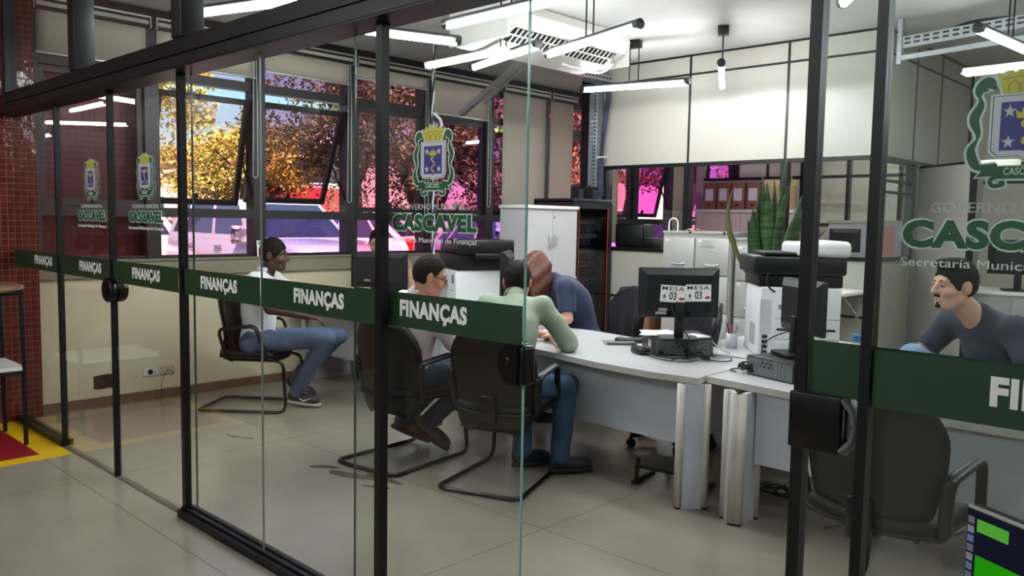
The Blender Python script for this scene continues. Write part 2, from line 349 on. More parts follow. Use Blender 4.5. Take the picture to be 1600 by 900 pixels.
# ---------------------------------------------------------------- windows
M_sash = mat('dark_window_steel', (22, 23, 26), .45, vary=.12)
TINT = {0: (.95, .80, .84), 1: (.98, .88, .88), 2: (.80, .60, .70), 3: (.88, .60, .72), 4: (.74, .44, .74), 5: (.74, .42, .76), 6: (.90, .46, .66), 7: (.90, .46, .66), 8: (.9, .34, .82), 9: (.9, .34, .82), 10: (.9, .34, .82), 11: (.9, .34, .82), 12: (.9, .4, .8)}
LOWT = {0: (.95, .72, .76), 1: (.92, .74, .82), 2: (.80, .66, .88), 3: (.95, .56, .72), 4: (.86, .50, .78), 5: (.78, .55, .92)}
edges = [2.04, 2.96, 3.95, 4.99, 6.0, 6.97, 7.98, 8.99, 10.0, 11.0, 12.0, 13.0, 14.45]
OPEN = {1: 15, 2: 22, 4: 0, 5: 5, 8: 13}
for i in range(len(edges)-1):
    y0, y1 = edges[i]+.06, edges[i+1]-.06
    wn = thing('window_%d' % (i+1), None, None, (FX, (y0+y1)/2, 1.205), kind='structure')
    hw = (y1-y0)/2; H = 3.12-1.205; b = MB()
    b.box(-.15, 0, -hw-.06, -hw, 0, H).box(-.15, 0, hw, hw+.06, 0, H)          # half mullions
    b.box(-.12, 0, -hw, hw, .355, .435)                                       # transom bar
    b.box(-.12, -.02, -hw, hw, 1.52, 1.60).box(-.10, -.02, -hw, hw, 0, .025).box(-.1, -.02, -hw, hw, H-.06, H)
    b.build('window_frame', M_sash, wn)
    t = glass('window_glass_%d' % i, TINT.get(i, (.9, .4, .8)), .05, .8)
    tl = glass('window_glass_low_%d' % i, LOWT.get(i, (.88, .4, .82)), .05, .8)
    MB().box(-.065, -.059, -hw, hw, .025, .355).build('pane', tl, wn)
    MB().box(-.065, -.059, -hw, hw, 1.60, H-.06).build('pane', t, wn)
    # top-hung sash, pushed open at the bottom where the photo shows it open
    a = math.radians(OPEN.get(i, 0)); z0, z1 = .44, (1.44 if a else 1.515); h = z1-z0
    sash = thing('sash', None, None, (-.05, 0, z1)); sash.parent = wn; sash.rotation_euler = (0, a, 0)
    fr = MB()
    for ya, yb in ((-hw+.005, -hw+.05), (hw-.05, hw-.005)): fr.box(-.03, .01, ya, yb, -h, 0)
    fr.box(-.03, .01, -hw+.05, hw-.05, -h, -h+.05).box(-.03, .01, -hw+.05, hw-.05, -.05, 0)
    fr.box(.01, .03, -.02, .02, -h+.02, -h+.11)
    fr.build('sash_frame', M_sash, sash); MB().box(-.012, -.006, -hw+.05, hw-.05, -h+.05, -.05).build('sash_pane', t, sash)
    if a > .1:
        c = MB(); c.bar((-.06-.55*math.sin(a)*h, hw-.012, z1-.55*h*math.cos(a)), (-.05, hw-.008, z0+.12), .012, .012); c.build('stay_arm', M_sash, wn)
# ---------------------------------------------------------------- back partition and glazed office
PY = 7.33; PX0, PX1 = -5.62, -2.63
joints = [-5.57, -4.53, -3.49]
b = MB(); b.box(PX0, PX1, PY, PY+.05, 2.2, CZ)                 # solid panels above
b.box(PX0, PX1, PY, PY+.05, 0, 1.275)
struct('wall_back', b, M_panel)
t = MB()
for x in joints[1:]: t.box(x-.011, x+.011, PY-.006, PY, 2.2, CZ)
t.box(PX0, PX1, PY-.008, PY, 3.072, 3.092).box(PX0, PX1, PY-.008, PY, CZ-.02, CZ)
t.box(PX0, PX1+.03, PY-.012, PY+.06, 2.165, 2.2).box(PX0, PX1+.03, PY-.012, PY+.06, 1.275, 1.312)
t.box(PX0, PX1, PY-.006, PY, .77, .79)
for x, wd in ((-5.58, .05), (-4.53, .07), (-3.49, .07)): t.box(x-wd/2, x+wd/2, PY-.012, PY+.06, 1.3, 2.17)
t.box(PX1-.07, PX1+.03, PY-.01, PY+.08, 1.3, 2.17)
struct('trim_3', t, M_black, label='black metal trims of the cream office partition')
gp = MB()
for x0, x1 in ((-5.555, -4.565), (-4.495, -3.525), (-3.455, -2.70)): gp.box(x0, x1, PY+.02, PY+.026, 1.312, 2.165)
struct('window_20', gp, glass('partition_glass', (.93, .94, .93), .05, .8), label='clear glazing strip of the cream office partition')
# right face of the office, running away from the camera
b = MB(); b.box(PX1-.05, PX1, PY+.05, 9.9, 2.2, CZ).box(PX1-.05, PX1, PY+.05, 8.24, 0, 1.275).box(PX1-.05, PX1, 9.15, 9.9, 0, 2.2)
struct('wall_office_side', b, M_panel)
t = MB()
for y in (8.15, 8.88): t.box(PX1, PX1+.006, y-.011, y+.011, 2.2, CZ)
t.box(PX1, PX1+.008, PY, 9.9, 3.072, 3.09).box(PX1, PX1+.008, PY, 9.9, CZ-.02, CZ).box(PX1-.06, PX1+.012, PY+.03, 9.9, 2.155, 2.2)
t.box(PX1-.06, PX1+.012, PY+.03, 8.24, 1.275, 1.312).box(PX1-.06, PX1+.012, 8.16, 8.24, 1.3, 2.17)
t.box(PX1-.04, PX1+.008, PY+.05, 8.16, 1.98, 2.0).box(PX1-.04, PX1+.008, PY+.05, 8.16, 1.88, 1.9)
struct('trim_4', t, mat('grey_metal_trim', (92, 94, 96), .45, .3), label='grey trims around the side glazing of the office')
struct('trim_5', MB().box(PX1-.06, PX1+.02, 8.25, 8.32, 0, 2.17).box(PX1-.06, PX1+.02, 9.08, 9.15, 0, 2.17), M_alu, label='aluminium door jambs of the office doorway')
struct('window_21', MB().box(PX1-.03, PX1-.024, PY+.08, 8.16, 1.312, 2.155), MATS['partition_glass'], label='glazing beside the open office door')
# open door leaf
dl = thing('door_1', 'open grey office door leaf swung into the room', None, (PX1+.045, 8.26, 0), math.radians(-42), kind='structure')
MB().box(0, .80, -.018, .018, .01, 2.13).build('leaf', M_panel_g, dl)
MB().box(.775, .81, -.022, .022, .01, 2.135).box(0, .81, -.02, .02, 2.13, 2.15).build('edge_trim', M_black, dl)
h = MB(); h.cyl((.72, -.018, 1.02), (.72, -.07, 1.02), .01).cyl((.73, -.065, 1.02), (.62, -.065, 1.02), .009); h.build('handle', M_alu, dl)
# end wall beyond the doorway
struct('wall_end', MB().box(PX1, 4.5, 9.9, 9.95, 0, 2.2).box(PX1, 4.5, 9.9, 9.95, 2.32, CZ), mat('end_wall_laminate', (204, 198, 186), .5))
struct('trim_6', MB().box(PX1, 4.5, 9.885, 9.9, 2.17, 2.2).box(PX1, 4.5, 9.885, 9.9, 2.06, 2.085).box(PX1, 4.5, 9.89, 9.9, 3.07, 3.09).box(PX1, PX1+.02, 9.88, 9.9, 0, CZ), M_black, label='black trims on the end wall behind the office door')
struct('window_22', MB().box(PX1+.18, 4.4, 9.892, 9.897, 2.085, 2.17), mat('frosted_clerestory', (205, 214, 216), .2), label='narrow pale glazing strip in the end wall')
struct('wall_end_panel', MB().box(PX1+.02, PX1+.17, 9.88, 9.9, 0, 2.15), M_panel)
# far side of the glazed office
b = MB(); b.box(-7.0, -6.86, 11.6, 11.65, 0, CZ).box(-6.86, -5.25, 11.6, 11.65, 0, 2.26).box(-5.25, PX1, 11.6, 11.65, 0, 1.6).box(-6.86, -2.7, 11.6, 11.65, 3.0, CZ)
struct('wall_office_far', b, mat('mauve_grey_laminate', (164, 152, 147), .5))
t = MB().box(-6.86, -2.7, 11.58, 11.66, 2.26, 2.3).box(-5.27, -5.2, 11.58, 11.66, 1.6, 3.0).box(-6.3, -6.26, 11.58, 11.62, 2.3, 3.0).box(-5.8, -5.77, 11.58, 11.62, 2.3, 3.0).box(-4.6, -4.55, 11.58, 11.66, 1.6, 3.0).box(-3.9, -3.85, 11.58, 11.66, 1.6, 3.0).box(-3.2, -3.15, 11.58, 11.66, 1.6, 3).box(-5.25, -2.7, 11.58, 11.66, 1.58, 1.62)
struct('trim_7', t, M_black, label='black bars of the glazing at the far end of the office')
struct('wall_office_beyond', MB().box(-6.8, -2.7, 12.6, 12.65, 0, CZ), mat('cream_wall', (226, 222, 204), .6))
# steel column beside the partition and cable trays
struct('column_1', MB().box(-5.96, -5.69, 7.36, 7.62, 0, CZ-.005), M_black, label='black steel column behind the network rack')
# ---------------------------------------------------------------- header beam and transom of the glass front
GY = 1.88
b = MB(); b.box(-6.90, 4.5, 1.835, 1.935, 2.375, 2.448).box(-6.90, 4.5, 1.80, 1.955, 2.292, 2.352).box(-6.90, 4.5, 1.85, 1.92, 2.34, 2.38)
b.box(-6.90, 4.5, 1.796, 1.81, 2.300, 2.318)
struct('trim_8', b, mat('header_steel', (20, 20, 23), .4, spec=.4, vary=.12), label='black steel header beam of the glass partition')
t = MB()
for x in (-5.47, -4.03, -2.59, -1.15, .29, 1.73, 3.2): t.rbox(x-.055, x+.055, 1.82, 1.94, 2.448, CZ, .004)
t.box(-6.94, -6.90, 1.84, 1.92, 2.3, CZ).box(-6.94, 4.5, 1.84, 1.92, CZ-.03, CZ)
struct('trim_9', t, mat('transom_steel', (26, 27, 30), .4, spec=.4, vary=.1), label='black mullions above the header beam')
tp = MB(); xs = [-6.9, -5.525, -4.085, -2.645, -1.205, .235, 1.675]
for i, x in enumerate(xs[:-1]): tp.box(x+(.11 if i else 0), xs[i+1], 1.876, 1.884, 2.45, CZ-.03)
struct('window_23', tp, glass('clear_glass', (.955, .975, .968), .03, 1.0), label='transom glazing above the header beam')
struct('trim_10', MB().box(-6.92, -5.95, 1.85, 1.93, 0, .045).box(-4.15, -1.78, 1.84, 1.94, 0, .04).box(-4.15, -2.46, 1.862, 1.872, .04, .052).box(-4.15, -2.46, 1.905, 1.92, .04, .05).box(-.70, 2, 1.85, 1.93, 0, .04), M_black, label='black floor rails of the glass partition')
struct('trim_11', MB().box(-5.95, -4.15, 1.865, 1.905, 0, .004), mat('floor_track', (98, 90, 80), .5, .3), label='flush floor track under the closed glass doors')
# ---------------------------------------------------------------- glass front: panes, doors, decals
M_band = mat('green_vinyl', (28, 60, 36), .4, vary=.05, vscale=3)
M_ltr = mat('white_vinyl', (232, 232, 228), .5)
M_ltr2 = mat('etched_vinyl', (190, 192, 190), .5)
M_green = mat('logo_green', (18, 80, 44), .45); M_outl = mat('logo_outline', (205, 225, 212), .5); M_gold = mat('logo_gold', (206, 192, 66), .45)
M_gold2 = mat('logo_gold_line', (134, 122, 40), .45); M_navy = mat('logo_navy', (44, 46, 130), .45); M_silver = mat('logo_silver', (206, 208, 214), .4)
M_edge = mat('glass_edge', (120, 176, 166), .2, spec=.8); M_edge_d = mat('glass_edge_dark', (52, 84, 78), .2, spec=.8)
M_clear = MATS['clear_glass']
M_lock = mat('black_lock', (6, 6, 8), .3, spec=.35)
def star(r, ri=.40, n=5, rot=90): return [((r if k % 2 == 0 else r*ri)*math.cos(math.radians(rot+k*180/n)), (r if k % 2 == 0 else r*ri)*math.sin(math.radians(rot+k*180/n))) for k in range(2*n)]
FRONT = Matrix(((1, 0, 0, 0), (0, 0, -1, 0), (0, 1, 0, 0), (0, 0, 0, 1)))    # (u, v, depth) -> (x, -depth, z)
def flat(polys, d): 
    b = MB()
    for p in polys: b.prism(p, d, d+.00025, FRONT)
    return b
def strip(c, wd):
    """ribbon polygon of varying width along a 2-d centre line"""
    Lp, Rp = [], []
    for i, (x, y) in enumerate(c):
        a = c[max(i-1, 0)]; b = c[min(i+1, len(c)-1)]; dx, dy = b[0]-a[0], b[1]-a[1]; l = math.hypot(dx, dy) or 1; h = wd[i]/2
        Lp.append((x-dy/l*h, y+dx/l*h)); Rp.append((x+dy/l*h, y-dx/l*h))
    return Lp+Rp[::-1]
def smooth2(p, n=8): return [(q.x, q.y) for q in catmull([(x, y, 0) for x, y in p], n)]
CREST = {}
def crest_meshes():
    """municipal arms: mural crown, white shield with a blue field, green ribbons and banner"""
    R = {}
    def put(k, polys, d, m): me = flat(polys, d).mesh(k); me.materials.append(m); R.setdefault(k, []).append(me)
    # ribbons: leaf at the top, twisted band, foot curl
    for s in (-1, 1):
        c = smooth2([(s*.060, .200), (s*.074, .212), (s*.090, .196), (s*.086, .170), (s*.097, .140), (s*.088, .105), (s*.100, .075), (s*.090, .045), (s*.072, .035)])
        n = len(c); wd = [(.006+.020*math.sin(min(1, t*3.2)*math.pi)) if t < .31 else .004+.015*abs(math.sin((t-.31)*9.2)) for t in [i/(n-1) for i in range(n)]]
        put('crest_outline', [strip(c, [q+.010 for q in wd])], 0, M_outl); put('crest_ribbon', [strip(c, wd)], .0004, M_green)
        k = smooth2([(s*.040, .024), (s*.060, .014), (s*.056, .002), (s*.038, .004), (s*.040, .012)]); put('crest_outline', [strip(k, [.016]*len(k))], 0, M_outl); put('crest_ribbon', [strip(k, [.009]*len(k))], .0004, M_green)
    bn = [(-.088, .044), (-.05, .048), (-.048, .041), (.048, .041), (.05, .048), (.088, .044), (.078, .032), (.088, .02), (.046, .022), (.046, .016), (-.046, .016), (-.046, .022), (-.088, .02), (-.078, .032)]
    put('crest_outline', [[(x*1.05, (y-.032)*1.25+.032) for x, y in bn]], 0, M_outl); put('crest_banner', [bn], .0007, M_green)
    sh = [(-.062, .183), (.062, .183), (.062, .075), (.050, .062), (.012, .062), (0, .052), (-.012, .062), (-.050, .062), (-.062, .075)]
    put('crest_outline', [[(x*1.10, (y-.12)*1.08+.12) for x, y in sh]], .0002, M_outl); put('crest_shield', [[(x*1.03, (y-.12)*1.02+.12) for x, y in sh]], .0009, M_navy); put('crest_shield', [sh], .0012, M_silver)
    put('crest_field', [[(-.048, .171), (.048, .171), (.048, .073), (.006, .073), (0, .068), (-.006, .073), (-.048, .073)]], .0015, M_navy)
    for x, y in ((-.032, .152), (.032, .152), (-.032, .09), (.032, .09)): put('crest_star', [[(x+a, y+b*1.1) for a, b in star(.0125)]], .0018, M_silver)
    put('crest_small_crown', [[(-.018, .137), (-.022, .155), (-.012, .147), (-.008, .16), (0, .149), (0, .166), (.004, .149), (.008, .16), (.012, .147), (.022, .155), (.018, .137)]], .0018, M_gold)
    sn = smooth2([(.006, .130), (-.004, .132), (-.008, .124), (.004, .115), (.009, .106), (-.004, .097), (-.006, .089), (.004, .082), (.001, .077)]); put('crest_serpent', [strip(sn, [.0055]*(len(sn)-3)+[.004, .003, .001])], .0018, M_gold)
    cw = [(-.045, .188), (-.058, .228), (-.050, .231), (-.049, .224), (-.042, .226), (-.041, .234), (-.030, .236), (-.029, .228), (-.021, .229), (-.020, .243), (-.010, .244), (-.010, .238), (.010, .238), (.010, .244), (.020, .243), (.021, .229), (.029, .228), (.030, .236), (.041, .234), (.042, .226), (.049, .224), (.050, .231), (.058, .228), (.045, .188)]
    put('crest_outline', [[(x*1.1, (y-.215)*1.14+.215) for x, y in cw]], .0002, M_outl); put('crest_crown', [cw], .0013, M_gold)
    arches = []
    for x0, x1 in ((-.014, .014), (-.036, -.018), (.018, .036)):
        arches.append(strip([(x0, .19), (x0*1.02, .206), ((x0+x1)/2, .214), (x1*1.02, .206), (x1, .19)], [.002]*5))
    arches.append(strip([(-.050, .218), (0, .222), (.050, .218)], [.0016]*3)); put('crest_masonry', arches, .0016, M_gold2)
    R['crest_lettering'] = [lettering('CASCAVEL', .074, .015, .01)]; R['crest_lettering'][0].materials.append(M_outl)
    R['governo'] = [lettering('GOVERNO MUNICIPAL', .345, .0215)]; R['governo'][0].materials.append(M_ltr2)
    R['casc_o'] = [lettering('CASCAVEL', .462, .069, .085)]; R['casc_o'][0].materials.append(M_outl)
    R['casc'] = [lettering('CASCAVEL', .452, .061, .055)]; R['casc'][0].materials.append(M_green)
    R['secr'] = [lettering('Secretaria Municipal de Finanças', .455, .0245)]; R['secr'][0].materials.append(M_ltr)
    R['fin'] = [lettering('FINANÇAS', .365, .077, .048)]; R['fin'][0].materials.append(M_ltr)
    return R
CREST = crest_meshes()
def crest(pane, x, y, z0=1.667):
    root = None
    for k in ('crest_outline', 'crest_ribbon', 'crest_banner', 'crest_shield', 'crest_field', 'crest_star', 'crest_small_crown', 'crest_serpent', 'crest_crown', 'crest_masonry'):
        for me in CREST[k]:
            if root is None: root = inst('coat_of_arms', me, pane, (x, y, z0)); tag(root, 'printed coat of arms with gold crown, blue shield and green ribbons')
            else: inst(k, me, root)
    inst('banner_lettering', CREST['crest_lettering'][0], root, (-.037, -.0012, .0235))
    inst('heading_lettering', CREST['governo'][0], pane, (x-.172, y, 1.6135))
    o = inst('city_lettering', CREST['casc_o'][0], pane, (x-.231, y, 1.5325)); inst('lettering_fill', CREST['casc'][0], o, (.005, -.0008, .004))
    inst('department_lettering', CREST['secr'][0], pane, (x-.2275, y, 1.490))
def pane(name, label, cat, x0, x1, y, z0=.045, z1=2.295, group=None, fin=None, arms=None, lframe=0, rframe=0, ledge=None, redge=None, bottom=0):
    p = thing(name, label, cat, ((x0+x1)/2, y, 0), group=group); c = (x0+x1)/2; a, b = x0-c, x1-c
    MB().box(a, b, -.004, .004, z0, z1).build('glass_sheet', M_clear, p)
    yb = -.0046
    MB().box(a+.002, b-.002, yb-.0004, yb, 1.178, 1.307).build('green_band', M_band, p)
    if fin is not None: o = inst('band_lettering', CREST['fin'][0], p, (fin-c-.1775, yb-.0006, 1.2045)); tag(o, 'white lettering reading FINANÇAS')
    if arms is not None: crest(p, arms-c, yb)
    if lframe: MB().box(a-lframe, a, -.018, .018, 0.004, z1).build('stile', M_black, p)
    if rframe: MB().box(b, b+rframe, -.018, .018, 0.004, z1).build('stile', M_black, p)
    if ledge: MB().box(a-.004, a, -.0042, .0042, z0, z1).build('polished_edge', ledge, p)
    if redge: MB().box(b, b+.004, -.0042, .0042, z0, z1).build('polished_edge', redge, p)
    return p
pane('glass_panel', 'narrow fixed glass panel against the red tiled wall', 'glass panel', -6.93, -5.965, GY, fin=-6.29, rframe=.022)
d1 = pane('glass_door', 'closed glass door with arms decal, next to the fixed panel by the tiled wall', 'glass door', -5.935, -5.058, GY, .012, fin=-5.41, arms=-5.36)
d2 = pane('glass_door', 'closed glass door carrying the round black lock', 'glass door', -5.036, -4.165, GY, .012, fin=-4.58, arms=-4.565, lframe=.018)
pane('glass_panel', 'fixed glass panel between the closed doors and a bare glass joint', 'glass panel', -4.10, -3.339, GY, fin=-3.74, lframe=.034, redge=mat('silver_joint', (150, 160, 158), .25, .4))
pane('glass_panel', 'fixed glass panel in front of the slid-back door, with thick black stile', 'glass panel', -3.335, -2.48, GY, fin=-2.885, rframe=.036)
d3 = pane('glass_door', 'open sliding glass door with large arms decal left of the doorway', 'sliding door', -2.69, -1.775, 1.925, .045, fin=-2.225, arms=-2.222, ledge=M_edge_d, redge=M_edge)
d4 = pane('glass_door', 'sliding glass door right of the doorway with big square lock', 'sliding door', -.83, .06, 1.925, .02, fin=-.36, arms=-.405, lframe=.03)
pane('glass_panel', 'fixed glass panel at the right edge behind the computer screen', 'glass panel', -.665, .25, GY, fin=-.252, lframe=.024)
# the slim glass fin standing just inside the first stile
struct('window_24', MB().box(-4.086, -4.078, 1.915, 1.923, .05, 2.29), M_edge_d, label='dark glass fin beside the stile of the fixed panel')
# locks
def puck(parent, x, y, z, r, d, name='lock'):
    b = MB(); pr = [(0, d), (r*.86, d), (r*.96, d*.9), (r, d*.7), (r, 0), (0, 0)]
    b.lathe(pr, 40, Matrix.Translation((x, y, z)) @ FRONT); o = b.build(name, M_lock, parent)
    q = MB(); q.lathe([(0, .002), (.012, .002), (.014, 0)], 16, Matrix.Translation((x, y-d, z)) @ FRONT); q.build('lock_cylinder', M_lock, o); return o
# round lock split over the two closed doors
l = puck(d2, -5.045+4.6005, -.0062, 1.132, .073, .042)
b = MB(); b.lathe([(0, -.055), (.062, -.055), (.07, -.045), (.073, -.03), (.073, 0), (0, 0)], 40, Matrix.Translation((-.4445, .0062, 1.132)) @ FRONT); b.build('lock_inside', M_lock, l)
# sliding door lock, straight on the leading edge side
cx = -1.775-(-2.69-1.775)/2*1.0
def dlock(parent, x, z, s):
    """D-shaped lock: flat at the door edge, rounded to the other side (s = +1 rounds to +x)"""
    n = 14; poly = [(0, -.066)]+[(s*(.034+.052*math.cos(t)), .066*math.sin(t)) for t in [(-math.pi/2+math.pi*k/n) for k in range(n+1)]]+[(0, .066)]
    if s < 0: poly = poly[::-1]
    b = MB(); M = Matrix.Translation((x, 0, z)) @ FRONT
    b.prism(poly, .0045, .03, M).prism(poly, -.035, -.0045, M); o = b.build('lock', M_lock, parent)
    k = MB(); k.lathe([(0, .003), (.012, .003), (.014, 0)], 18, Matrix.Translation((x+s*.045, -.03, z+.01)) @ FRONT); k.build('lock_cylinder', M_alu if False else M_lock, o)
dlock(d3, .4575, 1.117, -1); b = MB(); b.rbox(.4585, .486, -.03, .032, 1.052, 1.182, .012); b.build('lock_catch', M_lock, d3)
b = MB(); b.rbox(-.478, -.352, -.034, -.004, 1.045, 1.182, .004).rbox(-.478, -.352, .004, .036, 1.045, 1.182, .004); lo = b.build('lock', M_lock, d4)
g = MB(); g.tube([(-.354, -.004+.0, 1.05), (-.332, 0, 1.075), (-.322, 0, 1.113), (-.332, 0, 1.152), (-.354, 0, 1.177)], [(.034, .012)]*5, 12, flat=Vector((0, 1, 0))); g.build('lock_grip', mat('grey_plastic', (84, 88, 90), .4), lo)
# reflective strike plates
# ---------------------------------------------------------------- hanging LED tubes
M_tube = emission('led_tube', (.94, .98, 1.0), TUBE_POWER)
M_housing = mat('lamp_housing', (40, 42, 44), .4, .2)
def tube_lamp(a, bq, z, label, canopy=True, group=None):
    a, bq = Vector((*a, z)), Vector((*bq, z)); c = (a+bq)/2; d = bq-a; L = d.length; rz = math.atan2(d.y, d.x)
    t = thing('pendant_tube_lamp', label, 'lamp', (c.x, c.y, z), rz, group)
    MB().cyl((-L/2+.035, 0, -.012), (L/2-.035, 0, -.018), .024).build('tube', M_tube, t)
    h = MB(); h.tube([(-L/2+.0, 0, .02), (L/2, 0, .02)], [(.016, .022)]*2, 12, flat=Vector((0, 0, 1)))
    h.build('housing', M_housing, t)
    for s in (-1, 1): MB().cyl((s*(L/2-.05), 0, 0), (s*(L/2), 0, 0), .034, seg=18).build('end_cap', M_housing, t)
    r = MB(); hgt = CZ-z
    for s in (-.045, .045): r.cyl((s, 0, .03), (s, 0, hgt-.02), .006, seg=8)
    r.build('suspension_rod', M_black, t)
    ld = bpy.data.lights.new('tube_light', 'AREA'); ld.shape = 'RECTANGLE'; ld.size = L-.1; ld.size_y = .03; ld.energy = TUBE_WATTS; ld.color = (.94, .98, 1.0)
    lo = bpy.data.objects.new('tube_light', ld); col.objects.link(lo); lo.parent = t; lo.location = (0, 0, -.0435)
    MB().rbox(-.06, .06, -.045, .045, hgt-.07, hgt-.001, .004).build('canopy', M_black, t); return t
def two(a, b, L=1.16):
    a, b = Vector(a), Vector(b); c = (a+b)/2; d = (b-a).normalized()*L/2; return tuple(c-d), tuple(c+d)
tube_lamp((-4.18, 3.70), (-3.02, 3.68), 2.87, 'lit tube lamp nearest above the header beam, parallel to the glass front')
tube_lamp((-5.12, 4.85), (-4.08, 4.53), 2.87, 'lit tube lamp left of the air conditioner, seen through the sliding door')
tube_lamp((-4.28, 4.84), (-3.17, 4.50), 2.87, 'lit tube lamp crossing in front of the air conditioner')
tube_lamp((-5.13, 6.32), (-4.06, 6.56), 2.87, 'lit tube lamp hanging before the cream partition, next to the cable tray')
tube_lamp((-3.42, 5.98), (-3.96, 6.96), 2.87, 'lit tube lamp seen end-on before the cream partition')
tube_lamp((-4.86, 2.98), (-4.46, 4.10), 2.87, 'lit tube lamp behind the header beam, pointing toward the windows')
tube_lamp((-1.57, 5.95), (-1.46, 7.12), 2.87, 'lit tube lamp under the metal cable tray at the right')
tube_lamp((-5.35, 2.40), (-4.22, 2.74), 2.87, 'lit tube lamp visible through the transom glazing at upper left')
tube_lamp((-1.99, 4.82), (-1.30, 3.88), 2.87, 'lit tube lamp whose end shows at the top between the black door stiles')
# unseen corridor and office lamps: some mirrored in the glass, others added for light
for a, b_ in (((-5.37, -.68), (-4.27, -.62)), ((-2.1, -3.70), (-1.0, -3.6)), ((-1.6, -.5), (-.4, -.55)), ((-5.0, -3.6), (-3.9, -3.5)), ((1.2, -2.2), (2.4, -2.2)), ((-5.2, -2.0), (-4.1, -2.0)), ((-3.6, -.9), (-2.5, -.9))):
    tube_lamp(a, b_, 2.87, 'unseen tube lamp of the corridor, placed for its light and glass reflections', group='corridor tube lamps')
for a, b_ in (((-5.2, 9.3), (-4.1, 9.4)), ((-.4, 8.6), (.7, 8.6)), ((.6, 4.6), (1.7, 4.6)), ((-4.9, 10.3), (-3.8, 10.3)), ((.4, 6.6), (1.5, 6.6)), ((.1, 3.1), (1.2, 3.1)), ((-4.0, 8.5), (-3.0, 8.5)), ((-3.9, 12.1), (-2.9, 12.1))):
    tube_lamp(a, b_, 2.87, 'unseen tube lamp added to brighten the offices around the room', group='added office tube lamps')  # lamps added out of view to brighten the room and offices
# ---------------------------------------------------------------- blinds
M_fabric = mat('blind_fabric', (230, 224, 208), .85, vary=.03, vscale=40, bump=.05, bscale=400)
def translucent(m, k):
    n = m.node_tree.nodes; L = m.node_tree.links; b = n['Principled BSDF']; t = n.new('ShaderNodeBsdfTranslucent'); src = b.inputs['Base Color'].links[0].from_socket; L.new(src, t.inputs['Color'])
    x = n.new('ShaderNodeMixShader'); x.inputs['Fac'].default_value = k; L.new(b.outputs[0], x.inputs[1]); L.new(t.outputs[0], x.inputs[2]); L.new(x.outputs[0], n['Material Output'].inputs['Surface'])
translucent(M_fabric, .42)
M_alum = mat('satin_aluminium', (200, 200, 198), .35, .6)
def blind(y0, y1, zb, label, cord=None, x=FX+.035, group=None):
    t = thing('roller_blind', label, 'blind', (x, (y0+y1)/2, zb), group=group); h = (y1-y0)/2; zt = 3.20-zb
    MB().cyl((0, -h+.01, zt-.04), (0, h-.01, zt-.04), .03, seg=18).build('roller', M_fabric, t)
    MB().box(-.02, .035, -h, h, zt-.004, zt+.01).box(-.03, .035, -h-.008, -h, zt-.085, zt+.01).box(-.03, .035, h, h+.008, zt-.085, zt+.01).build('bracket', M_alum, t)
    MB().grid(lambda u, v: (-.028+.004*math.sin(u*3.1), -h+.015+u*(2*h-.03), .008+v*(zt-.05)), 10, 2, .0012).build('fabric', M_fabric, t)
    MB().rbox(-.036, -.020, -h+.012, h-.012, -.008, .014, .004).build('bottom_bar', M_alum, t)
    if cord is not None:
        c = MB(); L = zt-cord+zb
        c.tube(fillet([(0, h-.02, zt-.06), (.02, h-.02, zt-.06-.5), (.02, h-.02, cord-zb), (.02, h-.05, cord-zb-.02), (.02, h-.07, cord-zb), (.015, h-.05, zt-.06)], .03), .003, 6); c.build('pull_chain', mat('chain_white', (222, 222, 218), .4), t)
blind(2.07, 2.93, 2.80, 'cream roller blind nearest the red tiled wall')
blind(2.99, 3.92, 2.845, 'cream roller blind over the window showing blue sky', 1.95)
blind(4.0, 4.96, 2.92, 'cream roller blind over the window with the widest open sash', 1.75)
blind(5.02, 5.98, 3.00, 'cream roller blind rolled highest of all, left of the rope', 1.62)
blind(6.04, 6.95, 2.755, 'cream roller blind behind the printed coat of arms, hung a little lower', 1.75)
blind(7.16, 7.97, 1.30, 'cream roller blind pulled down behind the white cupboard, left of the pair')
blind(8.03, 8.52, 1.30, 'cream roller blind pulled down beside the steel column, right of the pair')
blind(9.0, 9.55, 1.30, 'cream roller blind inside the glazed office left of the pink window')
blind(10.95, 11.4, 1.30, 'cream roller blind inside the glazed office right of the pink window')
# ---------------------------------------------------------------- trays, cables, air conditioner
t = thing('cable_tray', 'grey perforated cable tray running under the ceiling to the steel column', 'cable tray', (-5.56, 6.6, 3.09))
b = MB(); b.box(-.10, -.095, -.9, .66, 0, .07).box(.095, .10, -.9, .66, 0, .07).box(-.1, .1, -.9, .66, -.003, 0); b.build('channel', M_alu, t)
b = MB()
for i in range(26): b.box(.1002, .1012, -.85+i*.058, -.82+i*.058, .02, .045)
b.build('slots', M_black, t)
b = MB()
for k in range(5): b.tube(catmull([(-.07+.03*k, -.8, .02), (-.06+.03*k, -.2, .03+.01*k), (-.07+.03*k, .62, .02)], 4), .012, 6)
b.build('cables', mat('blue_cable', (38, 52, 96), .5, rgb2=(24, 28, 44)), t)
t = thing('cable_tray', 'upright perforated cable tray on the face of the steel column', 'cable tray', (-5.70, 7.3, 1.80))
b = MB(); b.box(-.06, -.055, -.05, .04, 0, 1.28).box(.055, .06, -.05, .04, 0, 1.28).box(-.06, .06, .035, .04, 0, 1.28); b.build('channel', M_alu, t)
b = MB()
for i in range(30): b.box(-.052, -.03, .033, .0345, .03+i*.042, .055+i*.042).box(-.0612, -.0602, -.035, -.01, .03+i*.042, .055+i*.042)
b.build('slots', M_black, t)
t = thing('cable_bundle', 'blue and black cables dropping from the ceiling tray to the network rack', 'cables', (-5.55, 7.24, 1.86))
b = MB()
